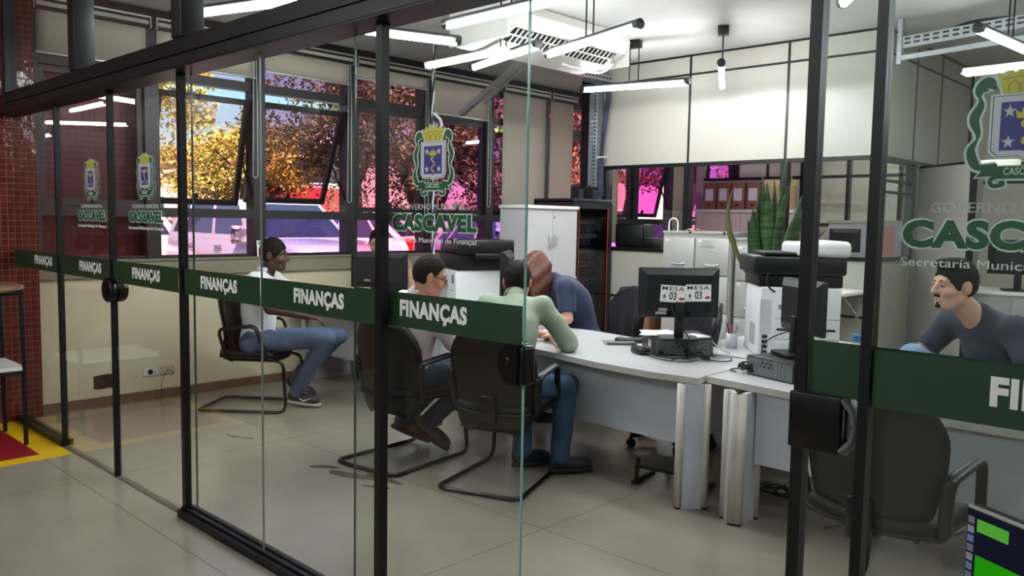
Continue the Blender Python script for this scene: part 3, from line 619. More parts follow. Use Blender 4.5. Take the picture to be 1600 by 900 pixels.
for k in range(6):
    o = .012*k; b.tube(catmull([(-.03+o*.5, -.02+.008*k, 0), (-.02+o*.6, -.01, .5), (.00+o, .0, .9), (.03+o*1.1, -.01, 1.12), (.00+o*.6, -.05, 1.28)], 6), .008, 6)
b.build('cable', mat('dark_blue_cable', (34, 46, 74), .5, rgb2=(22, 24, 32)), t)
MB().rbox(-.06, .05, -.05, .03, .42, .435, .004).build('cable_tie', M_white, t)
t = thing('cable_tray', 'grey perforated cable tray hung from the ceiling at the right', 'cable tray', (-2.46, 7.16, 3.04), math.radians(-12.6))
b = MB(); b.box(0, 2.9, -.03, -.025, 0, .09).box(0, 2.9, .1, .105, 0, .09).box(0, 2.9, -.03, .1, -.003, 0).box(0, .04, -.04, -.0, -.13, .235).box(.04, 2.6, -.035, -.01, -.10, -.06); b.build('channel', M_alu, t)
b = MB()
for i in range(36):
    for z in (.025, .06): b.box(.06+i*.078, .11+i*.078, -.0312, -.0302, z, z+.016)
b.build('slots', M_black, t)
b = MB(); b.tube(catmull([(.1, .03, .03), (.3, .04, .08), (.6, .03, .12), (1.0, .04, .09), (1.6, .03, .1)], 6), .012, 6); b.build('cable', M_black, t)
# air conditioner: sloping ceiling-hung split unit
M_ac = mat('air_conditioner_plastic', (214, 212, 205), .4, vary=.02)
t = thing('air_conditioner', 'white ceiling-hung air conditioner with black louvres', 'air conditioner', (-4.80, 5.40, 3.0), math.radians(90))
# local x along the unit (world +y), local y toward world -x ; outlet side faces world +x
L = .78; prof = [(-.32, .27), (-.34, .20), (-.30, .10), (-.12, .0), (.26, -.02), (.34, .03), (.35, .27)]
b = MB(); n = len(prof); vs = [(s*L, y, z) for s in (-1, 1) for y, z in prof]
b.add(vs, [tuple(range(n)), tuple(reversed(range(n, 2*n)))]+[(i, n+i, n+(i+1) % n, (i+1) % n) for i in range(n)])
b.build('body', M_ac, t)
for s in (-1, 1): MB().rbox(s*L-.012, s*L+.012, -.33, .35, -.01, .27, .01).build('side_cover', M_ac, t)
def onslope(u, s, off=0): # point on the outlet slope
    p0, p1 = Vector((0, -.30, .10)), Vector((0, -.12, 0)); q = p0.lerp(p1, u); nrm = Vector((0, -.48, -.87)); return Vector((s, q.y, q.z))+nrm*off
g = MB(); g.add([onslope(.1, -.66, .003), onslope(.1, .66, .003), onslope(.9, .66, .003), onslope(.9, -.66, .003)], [(0, 1, 2, 3)]); g.build('outlet', M_black, t)
l = MB()
for u in (.48,): l.bar(onslope(u, -.66, .008), onslope(u, .66, .008), .008, .014)
for k in range(23): s = -.62+k*.0565; l.bar(onslope(.12, s, .006), onslope(.88, s+.03, .006), .008, .012)
l.bar(onslope(.5, -.02, .008), onslope(.5, .1, .008), .10, .006, up=(0, .48, .87))
l.build('louvre', M_ac, t)
c = MB(); c.tube(catmull([(.72, -.20, .02), (.70, -.12, -.04), (.60, -.06, -.06), (.40, -.02, -.045), (.25, 0, -.03)], 6), .012, 8); c.build('drain_hose', mat('white_hose', (232, 232, 228), .4), t)
b = MB(); b.bar((.1, .34, .02), (.28, 1.35, -.36), .05, .05).bar((.16, .34, .02), (.36, 1.1, -.26), .03, .03); b.build('pipe_duct', M_alu, t)
for s in (-.5, .5): MB().cyl((s, .0, .25), (s, .0, CZ-3.0), .012, seg=8).build('hanger_rod', M_black, t)
# rope hanging beside the sliding door decal
t = thing('rope', 'twisted black and white rope hanging from the ceiling before the windows', 'rope', (-5.9, 5.10, .95))
P = [(.012*math.sin(z*3), .0, z) for z in [i*.06 for i in range(39)]]
b = MB(); b.tube([(x+.008*math.cos(i*1.3), y+.008*math.sin(i*1.3), z) for i, (x, y, z) in enumerate(P)], .009, 6); b.build('strand', mat('rope_white', (206, 208, 206), .8), t)
b = MB(); b.tube([(x-.008*math.cos(i*1.3), y-.008*math.sin(i*1.3), z) for i, (x, y, z) in enumerate(P)], .009, 6); b.build('strand', mat('rope_dark', (52, 60, 84), .8), t)
b = MB(); b.tube([(0, 0, 1.62), (.05, .04, 1.56), (.06, .05, 1.50)], .014, 6); b.build('knot', MATS['rope_white'], t)
# ---------------------------------------------------------------- cupboard, rack, filing cabinets
M_cup = mat('pale_grey_laminate', (186, 184, 185), .42, vary=.015)
t = thing('cupboard', 'tall white two-door cupboard left of the black network rack', 'cupboard', (-5.53, 6.2, 0))
b = MB(); b.box(-.18, .15, -.385, .385, .06, 1.70).box(-.18, .16, -.385, .385, 0, .06); b.build('body', M_cup, t)
MB().rbox(-.19, .19, -.40, .40, 1.70, 1.735, .004).build('top', M_white, t)
for s in (-1, 1):
    d = MB().box(.152, .172, min(s*.002, s*.383), max(s*.002, s*.383), .08, 1.695).build('door', M_cup, t)
    h = MB(); h.tube(catmull([(.172, s*.035, 1.31), (.195, s*.05, 1.35), (.197, s*.055, 1.39), (.195, s*.05, 1.43), (.172, s*.035, 1.47)], 4), .007, 8); h.tube(catmull([(.176, s*.035, 1.31), (.18, s*.02, 1.39), (.176, s*.035, 1.47)], 4), .005, 8); h.build('handle', M_alum, d)
    if s > 0: MB().cyl((.172, .03, 1.62), (.177, .03, 1.62), .008, seg=12).build('lock', M_black, d)
t = thing('network_rack', 'black network rack with glass door and red edging beside the cupboard', 'rack', (-5.72, 6.96, 0))
M_rack = mat('rack_steel', (20, 20, 24), .4, vary=.1)
b = MB(); b.box(-.28, .26, -.33, -.30, .08, 1.80).box(-.28, .26, .30, .33, .08, 1.80).box(-.28, -.26, -.33, .33, .08, 1.80).rbox(-.28, .28, -.33, .33, 1.78, 1.825, .006).box(-.28, .28, -.33, .33, .06, .12); b.build('case', M_rack, t)
b = MB(); b.box(.262, .285, -.33, -.25, .12, 1.78).box(.262, .285, .26, .33, .12, 1.78).box(.262, .285, -.25, .26, 1.72, 1.78).box(.262, .285, -.25, .26, .12, .22); d = b.build('door', M_rack, t)
MB().box(.27, .276, -.25, .26, .22, 1.72).build('door_glass', glass('rack_glass', (.62, .64, .66), .05, .6), d)
b = MB(); b.box(.286, .29, -.252, -.243, .2, 1.73).box(.286, .29, .243, .252, .2, 1.73); b.build('red_edging', mat('red_edging', (150, 42, 40), .4), d)
MB().cyl((.285, -.29, 1.0), (.30, -.29, 1.0), .012, seg=12).build('handle', M_alum, d)
random.seed(3)
for k in range(9):
    z = .32+k*.155; u = MB().box(-.1, .16, -.22, .22, z, z+.045).build('network_switch', mat('switch_grey', (88, 92, 96), .4, .3), t)
    MB().box(.16, .164, -.21, .10, z+.006, z+.016).build('label_strip', M_alum, u)
    c = MB()
    for j in range(7):
        y = -.2+j*.05+random.uniform(-.01, .01); c.tube(catmull([(.16, y, z+.02), (.21, y+.01, z+.0), (.2, y+random.uniform(-.06, .06), z-.06), (.15, y+random.uniform(-.1, .1), z-.08)], 4), .0035, 5)
    c.build('patch_cable', mat('patch_cable_%d' % (k % 3), [(150, 155, 160), (40, 60, 120), (40, 90, 90)][k % 3], .5), u)
for s in (-1, 1):
    for q in (-1, 1): MB().cyl((s*.2, q*.26-.015, .03), (s*.2, q*.26+.015, .03), .03).build('castor', M_black, t)
for y, lab in ((6.83, 'left'), (7.08, 'right')):
    t = thing('cable_guide', 'small black cable guide box on the rack top, %s' % ('nearer the cupboard' if lab == 'left' else 'nearer the glazed office'), 'cable guide', (-5.56, y, 1.826))
    b = MB(); b.box(-.05, .05, -.05, -.045, 0, .13).box(-.05, .05, .045, .05, 0, .13).box(-.05, -.045, -.05, .05, 0, .15).box(.045, .05, -.05, .05, 0, .1).box(-.05, .05, -.05, .05, 0, .004); b.build('box', M_rack, t)
M_file = mat('grey_filing_steel', (178, 178, 174), .4, .1, vary=.03)
def file_cabinet(x, y, label, ztop=1.49, w=.365):
    t = thing('filing_cabinet', label, 'filing cabinet', (x, y, 0), group=None); nd = 4; h = (ztop-.09)/nd
    b = MB(); b.box(-w/2, w/2, 0, .40, .0, ztop).box(-w/2-.004, w/2+.004, -.012, .404, ztop, ztop+.02); b.build('case', M_file, t)
    for k in range(nd):
        z0 = .05+k*h; d = MB().rbox(-w/2+.012, w/2-.012, -.018, 0, z0+.006, z0+h-.006, .004).build('drawer', M_file, t)
        g = MB(); g.tube(catmull([(-.07, -.018, z0+h*.30), (-.05, -.034, z0+h*.27), (0, -.038, z0+h*.26), (.05, -.034, z0+h*.27), (.07, -.018, z0+h*.30)], 4), [.008]*17, 8); g.build('handle', M_alum, d)
        MB().box(-w/2+.03, -w/2+.075, -.0195, -.018, z0+h-.04, z0+h-.018).build('label_holder', M_white, d)
    MB().cyl((.0+.12, -.012, ztop+.008), (.12, -.018, ztop+.008), .012, seg=10).build('lock', M_black, t)
    return t
f1 = file_cabinet(-4.30, 6.86, 'grey four-drawer filing cabinet with papers and toys on top, left of the group')
f2 = file_cabinet(-3.925, 6.84, 'grey four-drawer filing cabinet with a scribbled taped sheet on its top drawer')
sk = MB()
random.seed(11)
for k in range(9): x0 = random.uniform(-.12, .02); z = random.uniform(1.30, 1.42); sk.tube(catmull([(x0, -.0192, z), (x0+.02, -.0192, z+.012), (x0+.05, -.0192, z-.006), (x0+random.uniform(.05, .1), -.0192, z+.004)], 4), .0012, 4)
sk.build('pencil_scribble', mat('pencil_grey', (110, 110, 112), .7), f2)
f3 = file_cabinet(-3.54, 6.9, 'grey filing cabinet half hidden by the snake plant', 1.44)
# things on the filing cabinets
t = thing('wire_arch', 'small white arched wire holder on the left filing cabinet', 'desk ornament', (-4.42, 6.93, 1.51))
b = MB(); b.tube([(.05*math.cos(a), 0, .07+.05*math.sin(a)) for a in [math.pi*k/10 for k in range(11)]], .008, 8).cyl((.05, 0, 0), (.05, 0, .07), .008).cyl((-.05, 0, 0), (-.05, 0, .07), .008); b.build('arch', M_white, t)
for i, (x, c, l) in enumerate(((-4.24, (214, 198, 150), 'straw yellow'), (-4.16, (196, 150, 60), 'golden'), (-4.06, (170, 90, 90), 'dusty pink'))):
    t = thing('paper_craft', 'small %s folded paper scrap lying on the filing cabinets' % l, 'paper', (x, 6.93, 1.51), .4*i)
    b = MB(); b.add([(-.05, -.03, 0), (.05, -.03, 0), (.05, .03, .004), (-.05, .03, 0), (0, -.03, .022), (0, .03, .026)], [(0, 4, 5, 3), (4, 1, 2, 5), (0, 3, 5, 4), (4, 5, 2, 1)]); b.build('sheet', mat('craft_%d' % i, c, .8), t)
t = thing('helmet', 'black motorcycle helmet resting on a filing cabinet beside the plant', 'helmet', (-3.56, 7.08, 1.46), math.radians(200))
s = SDF((-.2, -.2, -.02), (.2, .2, .3), .007)
s.ell((0, 0, .135), (.115, .14, .135), k=0).cone((0, .10, .06), (0, .05, .06), .06, .07, k=.03); s.ell((0, .13, .14), (.09, .07, .05), k=.01, op='s'); s.cut((0, 0, .002), (0, 0, -1))
s.build('shell', mat('gloss_black', (10, 10, 12), .12, coat=1), t)
MB().grid(lambda u, v: (.11*math.sin((u-.5)*2.4), .137*math.cos((u-.5)*2.4), .10+.075*v), 10, 3, .003).build('visor', mat('smoked_visor', (40, 34, 44), .08, spec=.8), t)
# ---------------------------------------------------------------- snake plant in a tall planter
t = thing('snake_plant', 'tall snake plant in a dark planter behind the printer', 'plant', (-3.05, 6.24, 0))
b = MB(); b.lathe([(0, 0), (.15, 0), (.17, .02), (.19, 1.12), (.20, 1.16), (.18, 1.16), (.17, 1.10), (0, 1.10)], 28); b.build('planter', mat('planter_charcoal', (26, 26, 28), .6), t)
b = MB(); b.lathe([(0, 1.125), (.1, 1.13), (.172, 1.10)], 20); b.build('soil', mat('soil', (60, 46, 34), .95, vary=.4, vscale=40, bump=.6), t)
def leaf_mat():
    m = bpy.data.materials.new('snake_plant_leaf'); m.use_nodes = True; n = m.node_tree.nodes; L = m.node_tree.links; bs = n['Principled BSDF']
    tc = n.new('ShaderNodeTexCoord'); mp = n.new('ShaderNodeMapping'); mp.inputs['Scale'].default_value = (3, 3, 22); L.new(tc.outputs['Object'], mp.inputs['Vector'])
    nz = n.new('ShaderNodeTexNoise'); nz.inputs['Scale'].default_value = 1.5; nz.inputs['Detail'].default_value = 4; nz.inputs['Distortion'].default_value = .6; L.new(mp.outputs['Vector'], nz.inputs['Vector'])
    cr = n.new('ShaderNodeValToRGB'); cr.color_ramp.elements[0].position = .38; cr.color_ramp.elements[1].position = .66
    cr.color_ramp.elements[0].color = (*s2l((20, 42, 24)), 1); cr.color_ramp.elements[1].color = (*s2l((66, 96, 56)), 1)
    L.new(nz.outputs['Fac'], cr.inputs['Fac']); L.new(cr.outputs['Color'], bs.inputs['Base Color']); bs.inputs['Roughness'].default_value = .35; return m
M_leaf = leaf_mat()
def blade(b, base, tip, bend, w, ang):
    base, tip = Vector(base), Vector(tip); bend = Vector(bend); sx = Vector((math.cos(ang), math.sin(ang), 0)); nx = Vector((-math.sin(ang), math.cos(ang), 0))
    def fn(u, v):
        p = base.lerp(tip, v)+bend*(4*v*(1-v))
        wd = w*(.55+.9*v-.1*v*v if v < .45 else (1-((v-.45)/.55)**1.6))+.004; s = (u-.5)
        tw = .5*v; d = sx*math.cos(tw)+nx*math.sin(tw); e = nx*math.cos(tw)-sx*math.sin(tw)
        return p+d*s*wd+e*abs(s)*wd*.45
    b.grid(fn, 6, 22, .004)
random.seed(5)
for k, (dx, dy, h, lx, ly, w) in enumerate([(.02, .02, 2.12, .08, .06, .085), (-.05, .0, 2.0, -.10, -.05, .085), (.06, -.03, 1.98, .12, .1, .085), (0, -.06, 1.92, -.03, -.08, .09), (-.08, .05, 1.86, -.16, .02, .08), (.09, .05, 1.82, .22, .10, .08), (.03, .09, 1.9, .02, .15, .08), (-.03, -.09, 1.72, -.12, -.14, .085), (.1, -.05, 1.70, .24, -.02, .08), (-.1, -.02, 1.62, -.22, -.06, .075), (.06, .0, 1.75, .18, .16, .08), (-.02, .05, 1.95, -.06, .1, .085)]):
    b = MB(); blade(b, (dx, dy, 1.10), (lx*.85, ly, h), (random.uniform(-.03, .03), random.uniform(-.03, .03), 0), w*1.2, random.uniform(.4, 1.1)); b.build('leaf', M_leaf, t)
b = MB(); blade(b, (-.13, -.02, 1.10), (-.26, -.19, 1.86), (-.08, -.07, .03), .05, .8); b.build('leaf', mat('aged_leaf', (92, 94, 54), .5), t)
b = MB(); blade(b, (.13, .04, 1.12), (.36, .2, 1.55), (.01, 0, .06), .05, .8); b.build('leaf', M_leaf, t)
# ---------------------------------------------------------------- desks
M_desk = mat('desk_white', (186, 187, 187), .32, vary=.015)
M_desk_e = mat('desk_edge', (192, 188, 180), .4)
M_desk_p = mat('desk_grey_panel', (192, 196, 206), .42, vary=.015)
def desk(name, label, poly, legs, panels, z=.74):
    cx = sum(p[0] for p in poly)/len(poly); cyy = sum(p[1] for p in poly)/len(poly); t = thing(name, label, 'desk', (cx, cyy, 0))
    q = [(x-cx, y-cyy) for x, y in poly]; MB().prism(q, z-.003, z).build('desktop', M_desk, t)
    MB().prism([(x*1.0005, y*1.0005) for x, y in q], z-.036, z-.003).build('edge_band', M_desk_e, t)
    for x, y, a, wd in legs:
        M = Matrix.Translation((x-cx, y-cyy, 0)) @ Matrix.Rotation(a, 4, 'Z'); b = MB()
        b.box(.03, wd-.03, -.014, .014, .0, z-.04, M); o = b.build('leg', M_desk_p, t)
        for xx in (.02, wd-.02):
            c = MB(); c.prism([(xx+.022*math.cos(2*math.pi*i/16), .032*math.sin(2*math.pi*i/16)) for i in range(16)], .012, z-.04, M, True); c.build('post', M_desk_e, o)
            MB().prism([(xx+.018*math.cos(2*math.pi*i/12), .028*math.sin(2*math.pi*i/12)) for i in range(12)], 0, .012, M).build('foot', M_black, o)
    for (x0, y0), (x1, y1), z0, z1 in panels:
        b = MB(); b.bar((x0-cx, y0-cyy, (z0+z1)/2), (x1-cx, y1-cyy, (z0+z1)/2), .018, z1-z0); b.build('modesty_panel', M_desk_p, t)
    return t
A_poly = [(-4.62, 4.05), (-4.2, 4.03), (-3.54, 3.99), (-3.0, 3.895), (-2.62, 3.875), (-2.305, 3.91), (-2.318, 4.01), (-2.318, 4.70), (-2.9, 4.70), (-3.12, 4.82), (-3.5, 4.96), (-3.9, 5.02), (-4.3, 5.0), (-4.62, 4.95)]
desk('office_desk', 'long white desk where two seated visitors lean, with the MESA monitor', A_poly,
     [(-2.405, 3.865, .76, .185), (-4.56, 4.25, math.pi/2, .5)], [((-4.5, 4.14), (-2.42, 4.09), .30, .70)])
desk('office_desk', 'white desk behind the right glass panel, facing the empty visitor chair', [(-2.305, 4.0), (-1.81, 3.935), (-1.2, 3.915), (-.45, 3.93), (-.45, 4.50), (-1.65, 4.50), (-1.65, 4.70), (-2.305, 4.70)],
     [(-2.035, 3.86, 2.45, .14), (-2.03, 3.86, 1.5, .2), (-.5, 4.0, math.pi/2, .6)], [((-2.0, 4.0), (-.52, 4.0), .315, .70)])
desk('office_desk', 'white side desk carrying the large printer, behind the front desks', [(-2.98, 4.745), (-1.62, 4.745), (-1.62, 5.72), (-2.3, 6.0), (-2.98, 6.0)],
     [(-2.9, 5.0, math.pi/2, .6), (-1.7, 4.95, math.pi/2, .6)], [((-2.85, 5.6), (-1.75, 5.6), .35, .70)])
desk('office_desk', 'white desk by the windows where the seated man in white faces', [(-6.95, 4.22), (-5.3, 4.16), (-5.25, 4.24), (-5.25, 4.86), (-6.95, 4.86)],
     [(-5.32, 4.25, math.pi/2, .62), (-6.88, 4.3, math.pi/2, .6)], [((-6.85, 4.36), (-5.34, 4.33), .29, .70)])
# ---------------------------------------------------------------- chairs
M_fab = mat('black_upholstery', (15, 16, 18), .6, spec=.3, vary=.12, vscale=30)
M_shell = mat('black_plastic_shell', (15, 16, 18), .45, spec=.35, vary=.12, vscale=6)
M_arm = mat('black_armrest', (13, 13, 15), .38, spec=.4)
M_tube2 = mat('black_tube', (10, 10, 12), .22, .2, spec=.5)
def seat_fn(w, d, z):
    def fn(u, v):
        x = (u-.5); y = (v-.5); r = 1-.16*max(0, abs(y)*2-.55)**1.5-.0; sx = w*x*r; sy = d*y*(1-.10*(abs(x)*2)**2.5)
        return (sx, sy, z+.018*(x*2)**2-.055*max(0, (y*2-.5))**2+.015*max(0, -y*2-.5))
    return fn
def back_fn(w, h, z0, y0, lean, grow=.08):
    def fn(u, v):
        x = u-.5; wd = w*(.80+.24*math.sin(min(1, v*1.25)*math.pi/2))*(1-max(0, v-.72)**2*3.4)*(1-max(0, .16-v)**2*10)
        return (x*wd, y0-lean*v*h-.035*math.sin(v*math.pi)*-1+.09*(x*2)**2*(.6+.4*v)-.0, z0+v*h-.03*(2*x)**4)
    return fn
def visitor_chair(label, loc, rz, group=None, seat_z=.45, back_z=None, back_h=.60):
    bz = seat_z-.12 if back_z is None else back_z
    t = thing('visitor_chair', label, 'chair', (*loc, 0), rz, group)
    pts = [(-.17, -.16, seat_z-.04), (-.20, .30, seat_z-.035), (-.235, .335, .0135), (-.265, -.40, .0135), (.265, -.40, .0135), (.235, .335, .0135), (.20, .30, seat_z-.035), (.17, -.16, seat_z-.04)]
    MB().tube(fillet(pts, .075, 6), .0130, 10).build('sled_frame', M_tube2, t)
    b = MB(); b.grid(seat_fn(.49, .47, seat_z), 14, 14, .05); b.build('seat', M_fab, t)
    b = MB(); b.grid(seat_fn(.50, .48, seat_z-.03), 12, 12, .016); b.build('seat_pan', M_shell, t)
    b = MB(); b.grid(back_fn(.54, back_h, bz, -.235, .16), 14, 16, .012); bk = b.build('back_shell', M_shell, t)
    b = MB(); b.grid(lambda u, v: tuple(Vector(back_fn(.51, back_h-.03, bz+.02, -.235, .16)(u, v))+Vector((0, .028, 0))), 14, 16, .04); b.build('back_cushion', M_fab, t)
    MB().rbox(-.05, .05, -.27, -.05, seat_z-.065, seat_z-.03, .01).rbox(-.05, .05, -.275, -.245, seat_z-.065, seat_z+.10, .01).build('back_bracket', M_tube2, t)
    MB().rbox(-.085, -.005, -.249, -.2445, seat_z-.012, seat_z+.002, .001).build('maker_badge', mat('badge_grey', (128, 130, 132), .5), bk) if False else None
    for s in (-1, 1):
        b = MB(); pp = [(s*.20, -.13, seat_z-.035), (s*.262, -.15, seat_z-.01), (s*.29, -.20, seat_z+.22), (s*.29, .11, seat_z+.255), (s*.268, .19, seat_z+.01), (s*.20, .12, seat_z-.035)]
        b.tube(fillet(pp, .055, 6), (.024, .0135), 10, flat=Vector((1, 0, 0))); b.build('armrest', M_arm, t)
    return t
c_white = visitor_chair('black cantilever chair under the man in white by the windows', (-6.17, 3.43), math.radians(-52), seat_z=.46, back_z=.50, back_h=.46)
c_pink = visitor_chair('black cantilever chair under the man in the pink shirt', (-4.18, 3.42), math.radians(6), seat_z=.46)
c_green = visitor_chair('black cantilever chair in the doorway under the man in the green shirt', (-3.44, 3.58), math.radians(20), seat_z=.46)
c_empty = visitor_chair('empty black cantilever chair behind the right glass panels', (-1.10, 3.37), math.radians(-5), seat_z=.46, back_z=.49, back_h=.48)
M_leather = mat('black_leatherette', (24, 24, 28), .35, vary=.1)
def task_chair(label, loc, rz, zt=.95, seat=.50):
    t = thing('task_chair', label, 'chair', (*loc, 0), rz)
    for k in range(5):
        a = 2*math.pi*k/5+.3; c, s = math.cos(a), math.sin(a); b = MB(); b.bar((c*.03, s*.03, .125), (c*.30, s*.30, .085), .045, .035); l = b.build('base_arm', M_arm, t)
        w_ = MB(); w_.cyl((c*.30-s*.02, s*.30+c*.02, .03), (c*.30-s*.006, s*.30+c*.006, .03), .03).cyl((c*.30+s*.006, s*.30-c*.006, .03), (c*.30+s*.02, s*.30-c*.02, .03), .03).cyl((c*.3, s*.3, .03), (c*.3, s*.3, .08), .012); w_.build('castor', M_black, l)
    MB().cyl((0, 0, .10), (0, 0, .28), .03).cyl((0, 0, .28), (0, 0, seat-.06), .018).rbox(-.1, .1, -.12, .12, seat-.08, seat-.04, .01).build('gas_column', M_arm, t)
    b = MB(); b.grid(seat_fn(.50, .48, seat), 14, 14, .06); b.build('seat', M_leather, t)
    h = zt-seat-.02; b = MB(); b.grid(back_fn(.48, h, seat+.05, -.25, .14), 16, 16, .07); b.build('backrest', M_leather, t)
    MB().rbox(-.03, .03, -.30, -.05, seat-.075, seat-.05, .008).rbox(-.03, .03, -.32, -.285, seat-.07, seat+.25, .01).build('back_post', M_arm, t)
    return t
task_chair('black leather task chair with purple sheen, behind the red-haired woman', (-4.02, 5.33), math.radians(155), 1.02)
task_chair('black task chair behind the MESA monitor, its wheels under the desk', (-3.15, 4.98), math.radians(150), 1.0)
task_chair('black task chair at the window desk behind the woman at the computer', (-6.62, 5.26), math.radians(200), 1.0)
task_chair('black task chair holding the man in the navy shirt', (-1.06, 4.97), math.radians(80), 1.12)
# ---------------------------------------------------------------- people (joints in metres, in the room's own coordinates)
def skin(name, c, **k): return mat(name, c, .5, vary=.05, vscale=25, **k)
V = lambda *a: np.array(a, float)
def unit(v): v = np.array(v, float); return v/np.linalg.norm(v)
def person(label, pelvis, chest, neck, head, F, face, arms, legs, C, S=1.06, vox=.0062, sleeve=.5, hair='short', female=False, collar=True, eyes=True, extras=None, group=None, roll=0.):
    root = thing('person', label, 'person', (pelvis[0], pelvis[1], 0), group=group); off = V(pelvis[0], pelvis[1], 0)
    P = lambda p: np.array(p, float)-off
    pe, ch, ne, he = P(pelvis), P(chest), P(neck), P(head); F = unit([F[0], F[1], 0]); R = np.array([F[1], -F[0], 0]); up = unit(ne-pe)
    sp = np.array([R, unit(np.cross(up, R)), up]).T
    sw = (.155 if female else .178)*S
    sh = {'L': ne-R*sw-up*.055*S, 'R': ne+R*sw-up*.055*S}
    hp = {'L': pe-R*.088*S, 'R': pe+R*.088*S}
    A = {k: (P(arms[k][0]), P(arms[k][1])) for k in 'LR'}; G = {k: (P(legs[k][0]), P(legs[k][1])) for k in 'LR'}
    pts = [pe, ch, ne, he]+[q for d in (A, G) for v in d.values() for q in v]+[he+np.array([0, 0, .1])]
    lo = np.min(pts, 0)-.22; hi = np.max(pts, 0)+.22; lo[2] = max(lo[2], -.02)
    fa = unit(face); hr = unit(np.cross(fa, [0, 0, 1])); hu = np.cross(hr, fa)
    if roll: hr, hu = hr*math.cos(roll)+hu*math.sin(roll), hu*math.cos(roll)-hr*math.sin(roll)
    HM = np.array([hr, fa, hu]).T; H = lambda x, y, z: he+HM@(np.array([x, y, z])*S)
    # --- body: one continuous surface
    s = SDF(lo, hi, vox)
    s.cone(pe-R*.075*S, pe+R*.075*S, .095*S, k=.04); s.cone(pe, ch, .105*S, .115*S, k=.05)
    s.ell(ch+up*.02, (.150*S, .105*S, .20*S), sp, k=.05); s.cone(sh['L'], sh['R'], .055*S, k=.05)
    hb = H(0, -.02, -.075); s.cone(ne-up*.05, hb, .064*S if not female else .052*S, .053*S if not female else .046*S, k=.035)
    for k in 'LR':
        e, w = A[k]; s.cone(sh[k], e, .050*S, .041*S, k=.03); s.cone(e, w, .041*S, .027*S, k=.012)
        d = unit(w-e); nrm = np.array([0, 0, -1.])-d*(-d[2]); nrm = unit(nrm) if np.linalg.norm(nrm) > .2 else F; sd = np.cross(d, nrm)
        in_ = -1 if k == 'R' else 1; inn = unit(sd*(1 if (sd@R)*in_ > 0 else -1))
        B = np.array([sd, d, nrm]).T; pc = w+d*.052*S; s.ell(pc, (.041*S, .052*S, .017*S), B, k=.014)
        for f, (o, ln) in enumerate(((.027, .066), (.009, .076), (-.009, .071), (-.026, .056))):
            b0 = w+d*.085*S+inn*o*S; b1 = b0+(d*.85+nrm*.45)*ln*.55*S; b2 = b1+(d*.45+nrm*.8)*ln*.5*S
            s.path([b0, b1, b2], [.0088*S, .0080*S, .0066*S], k=.004)
        t0 = w+d*.03*S+inn*.033*S; t1 = t0+(d*.6+inn*.75+nrm*.2)*.036*S; t2 = t1+(d*.9+inn*.15+nrm*.35)*.03*S; s.path([t0, t1, t2], [.012*S, .0098*S, .0078*S], k=.006)
        kn, an = G[k]; s.cone(hp[k], kn, .078*S, .055*S, k=.03); s.cone(kn, an, .054*S, .036*S, k=.02); s.cone(an, an+unit([F[0], F[1], -.3])*.07, .035*S, .028*S, k=.02)
    # head
    s.ell(H(0, -.012, .018), (.074*S, .094*S, .098*S), HM, k=.02)
    s.ell(H(0, .028, -.035), (.060*S, .064*S, .078*S), HM, k=.03); s.cone(H(-.018, .062, -.098), H(.018, .062, -.098), .024*S, k=.028)
    s.cone(H(-.045, .0, -.070), H(-.02, .055, -.098), .026*S, .022*S, k=.02); s.cone(H(.045, .0, -.070), H(.02, .055, -.098), .026*S, .022*S, k=.02)
    s.cone(H(-.036, .071, .022), H(.036, .071, .022), .014*S, k=.014)
    for q in (-1, 1):
        s.ell(H(q*.031, .093, -.002), (.017*S, .014*S, .011*S), HM, k=.012, op='s'); s.ell(H(q*.043, .060, -.035), (.020*S, .022*S, .018*S), HM, k=.02)
        s.ell(H(q*.081, -.012, -.012), (.010*S, .021*S, .034*S), HM@np.array([[math.cos(.35), -q*math.sin(.35), 0], [q*math.sin(.35), math.cos(.35), 0], [0, 0, 1]]), k=.006); s.ell(H(q*.093, -.008, -.008), (.007*S, .010*S, .017*S), HM, k=.004, op='s')
        s.cone(H(q*.011, .102, -.033), H(q*.013, .098, -.034), .0085*S, k=.008)
    s.path([H(0, .086, .012), H(0, .103, -.012), H(0, .115, -.031)], [.009*S, .010*S, .0108*S], k=.010)
    s.cone(H(-.020, .086, -.060), H(.020, .086, -.060), .0075*S, k=.008); s.cone(H(-.017, .085, -.070), H(.017, .085, -.070), .0085*S, k=.008)
    s.cone(H(-.022, .097, -.0652), H(.022, .097, -.0652), .003*S, k=.004, op='s')
    body = s.build('body', C['skin'], root, smooth=1)
    # --- clothing
    def grp(): return SDF(lo, hi, vox*1.15)
    g = .013
    s = grp(); s.cone(pe-R*.075*S, pe+R*.075*S, .098*S+g, k=.04) ; s.cone(pe, ch, .108*S+g, .118*S+g, k=.05)
    s.ell(ch+up*.02, (.152*S+g, .108*S+g, .20*S+g), sp, k=.05); s.cone(sh['L'], sh['R'], .056*S+g, k=.05)
    if female: 
        for q in (-1, 1): s.ell(ch+R*q*.07*S+F*.085*S+up*.03, (.065*S, .06*S, .065*S), sp, k=.04)
    s.cone(ne-up*.06, ne+up*.012*S, .074*S, .060*S if not female else .05*S, k=.03)
    hem = pe-up*.035; s.cut(hem, -up)
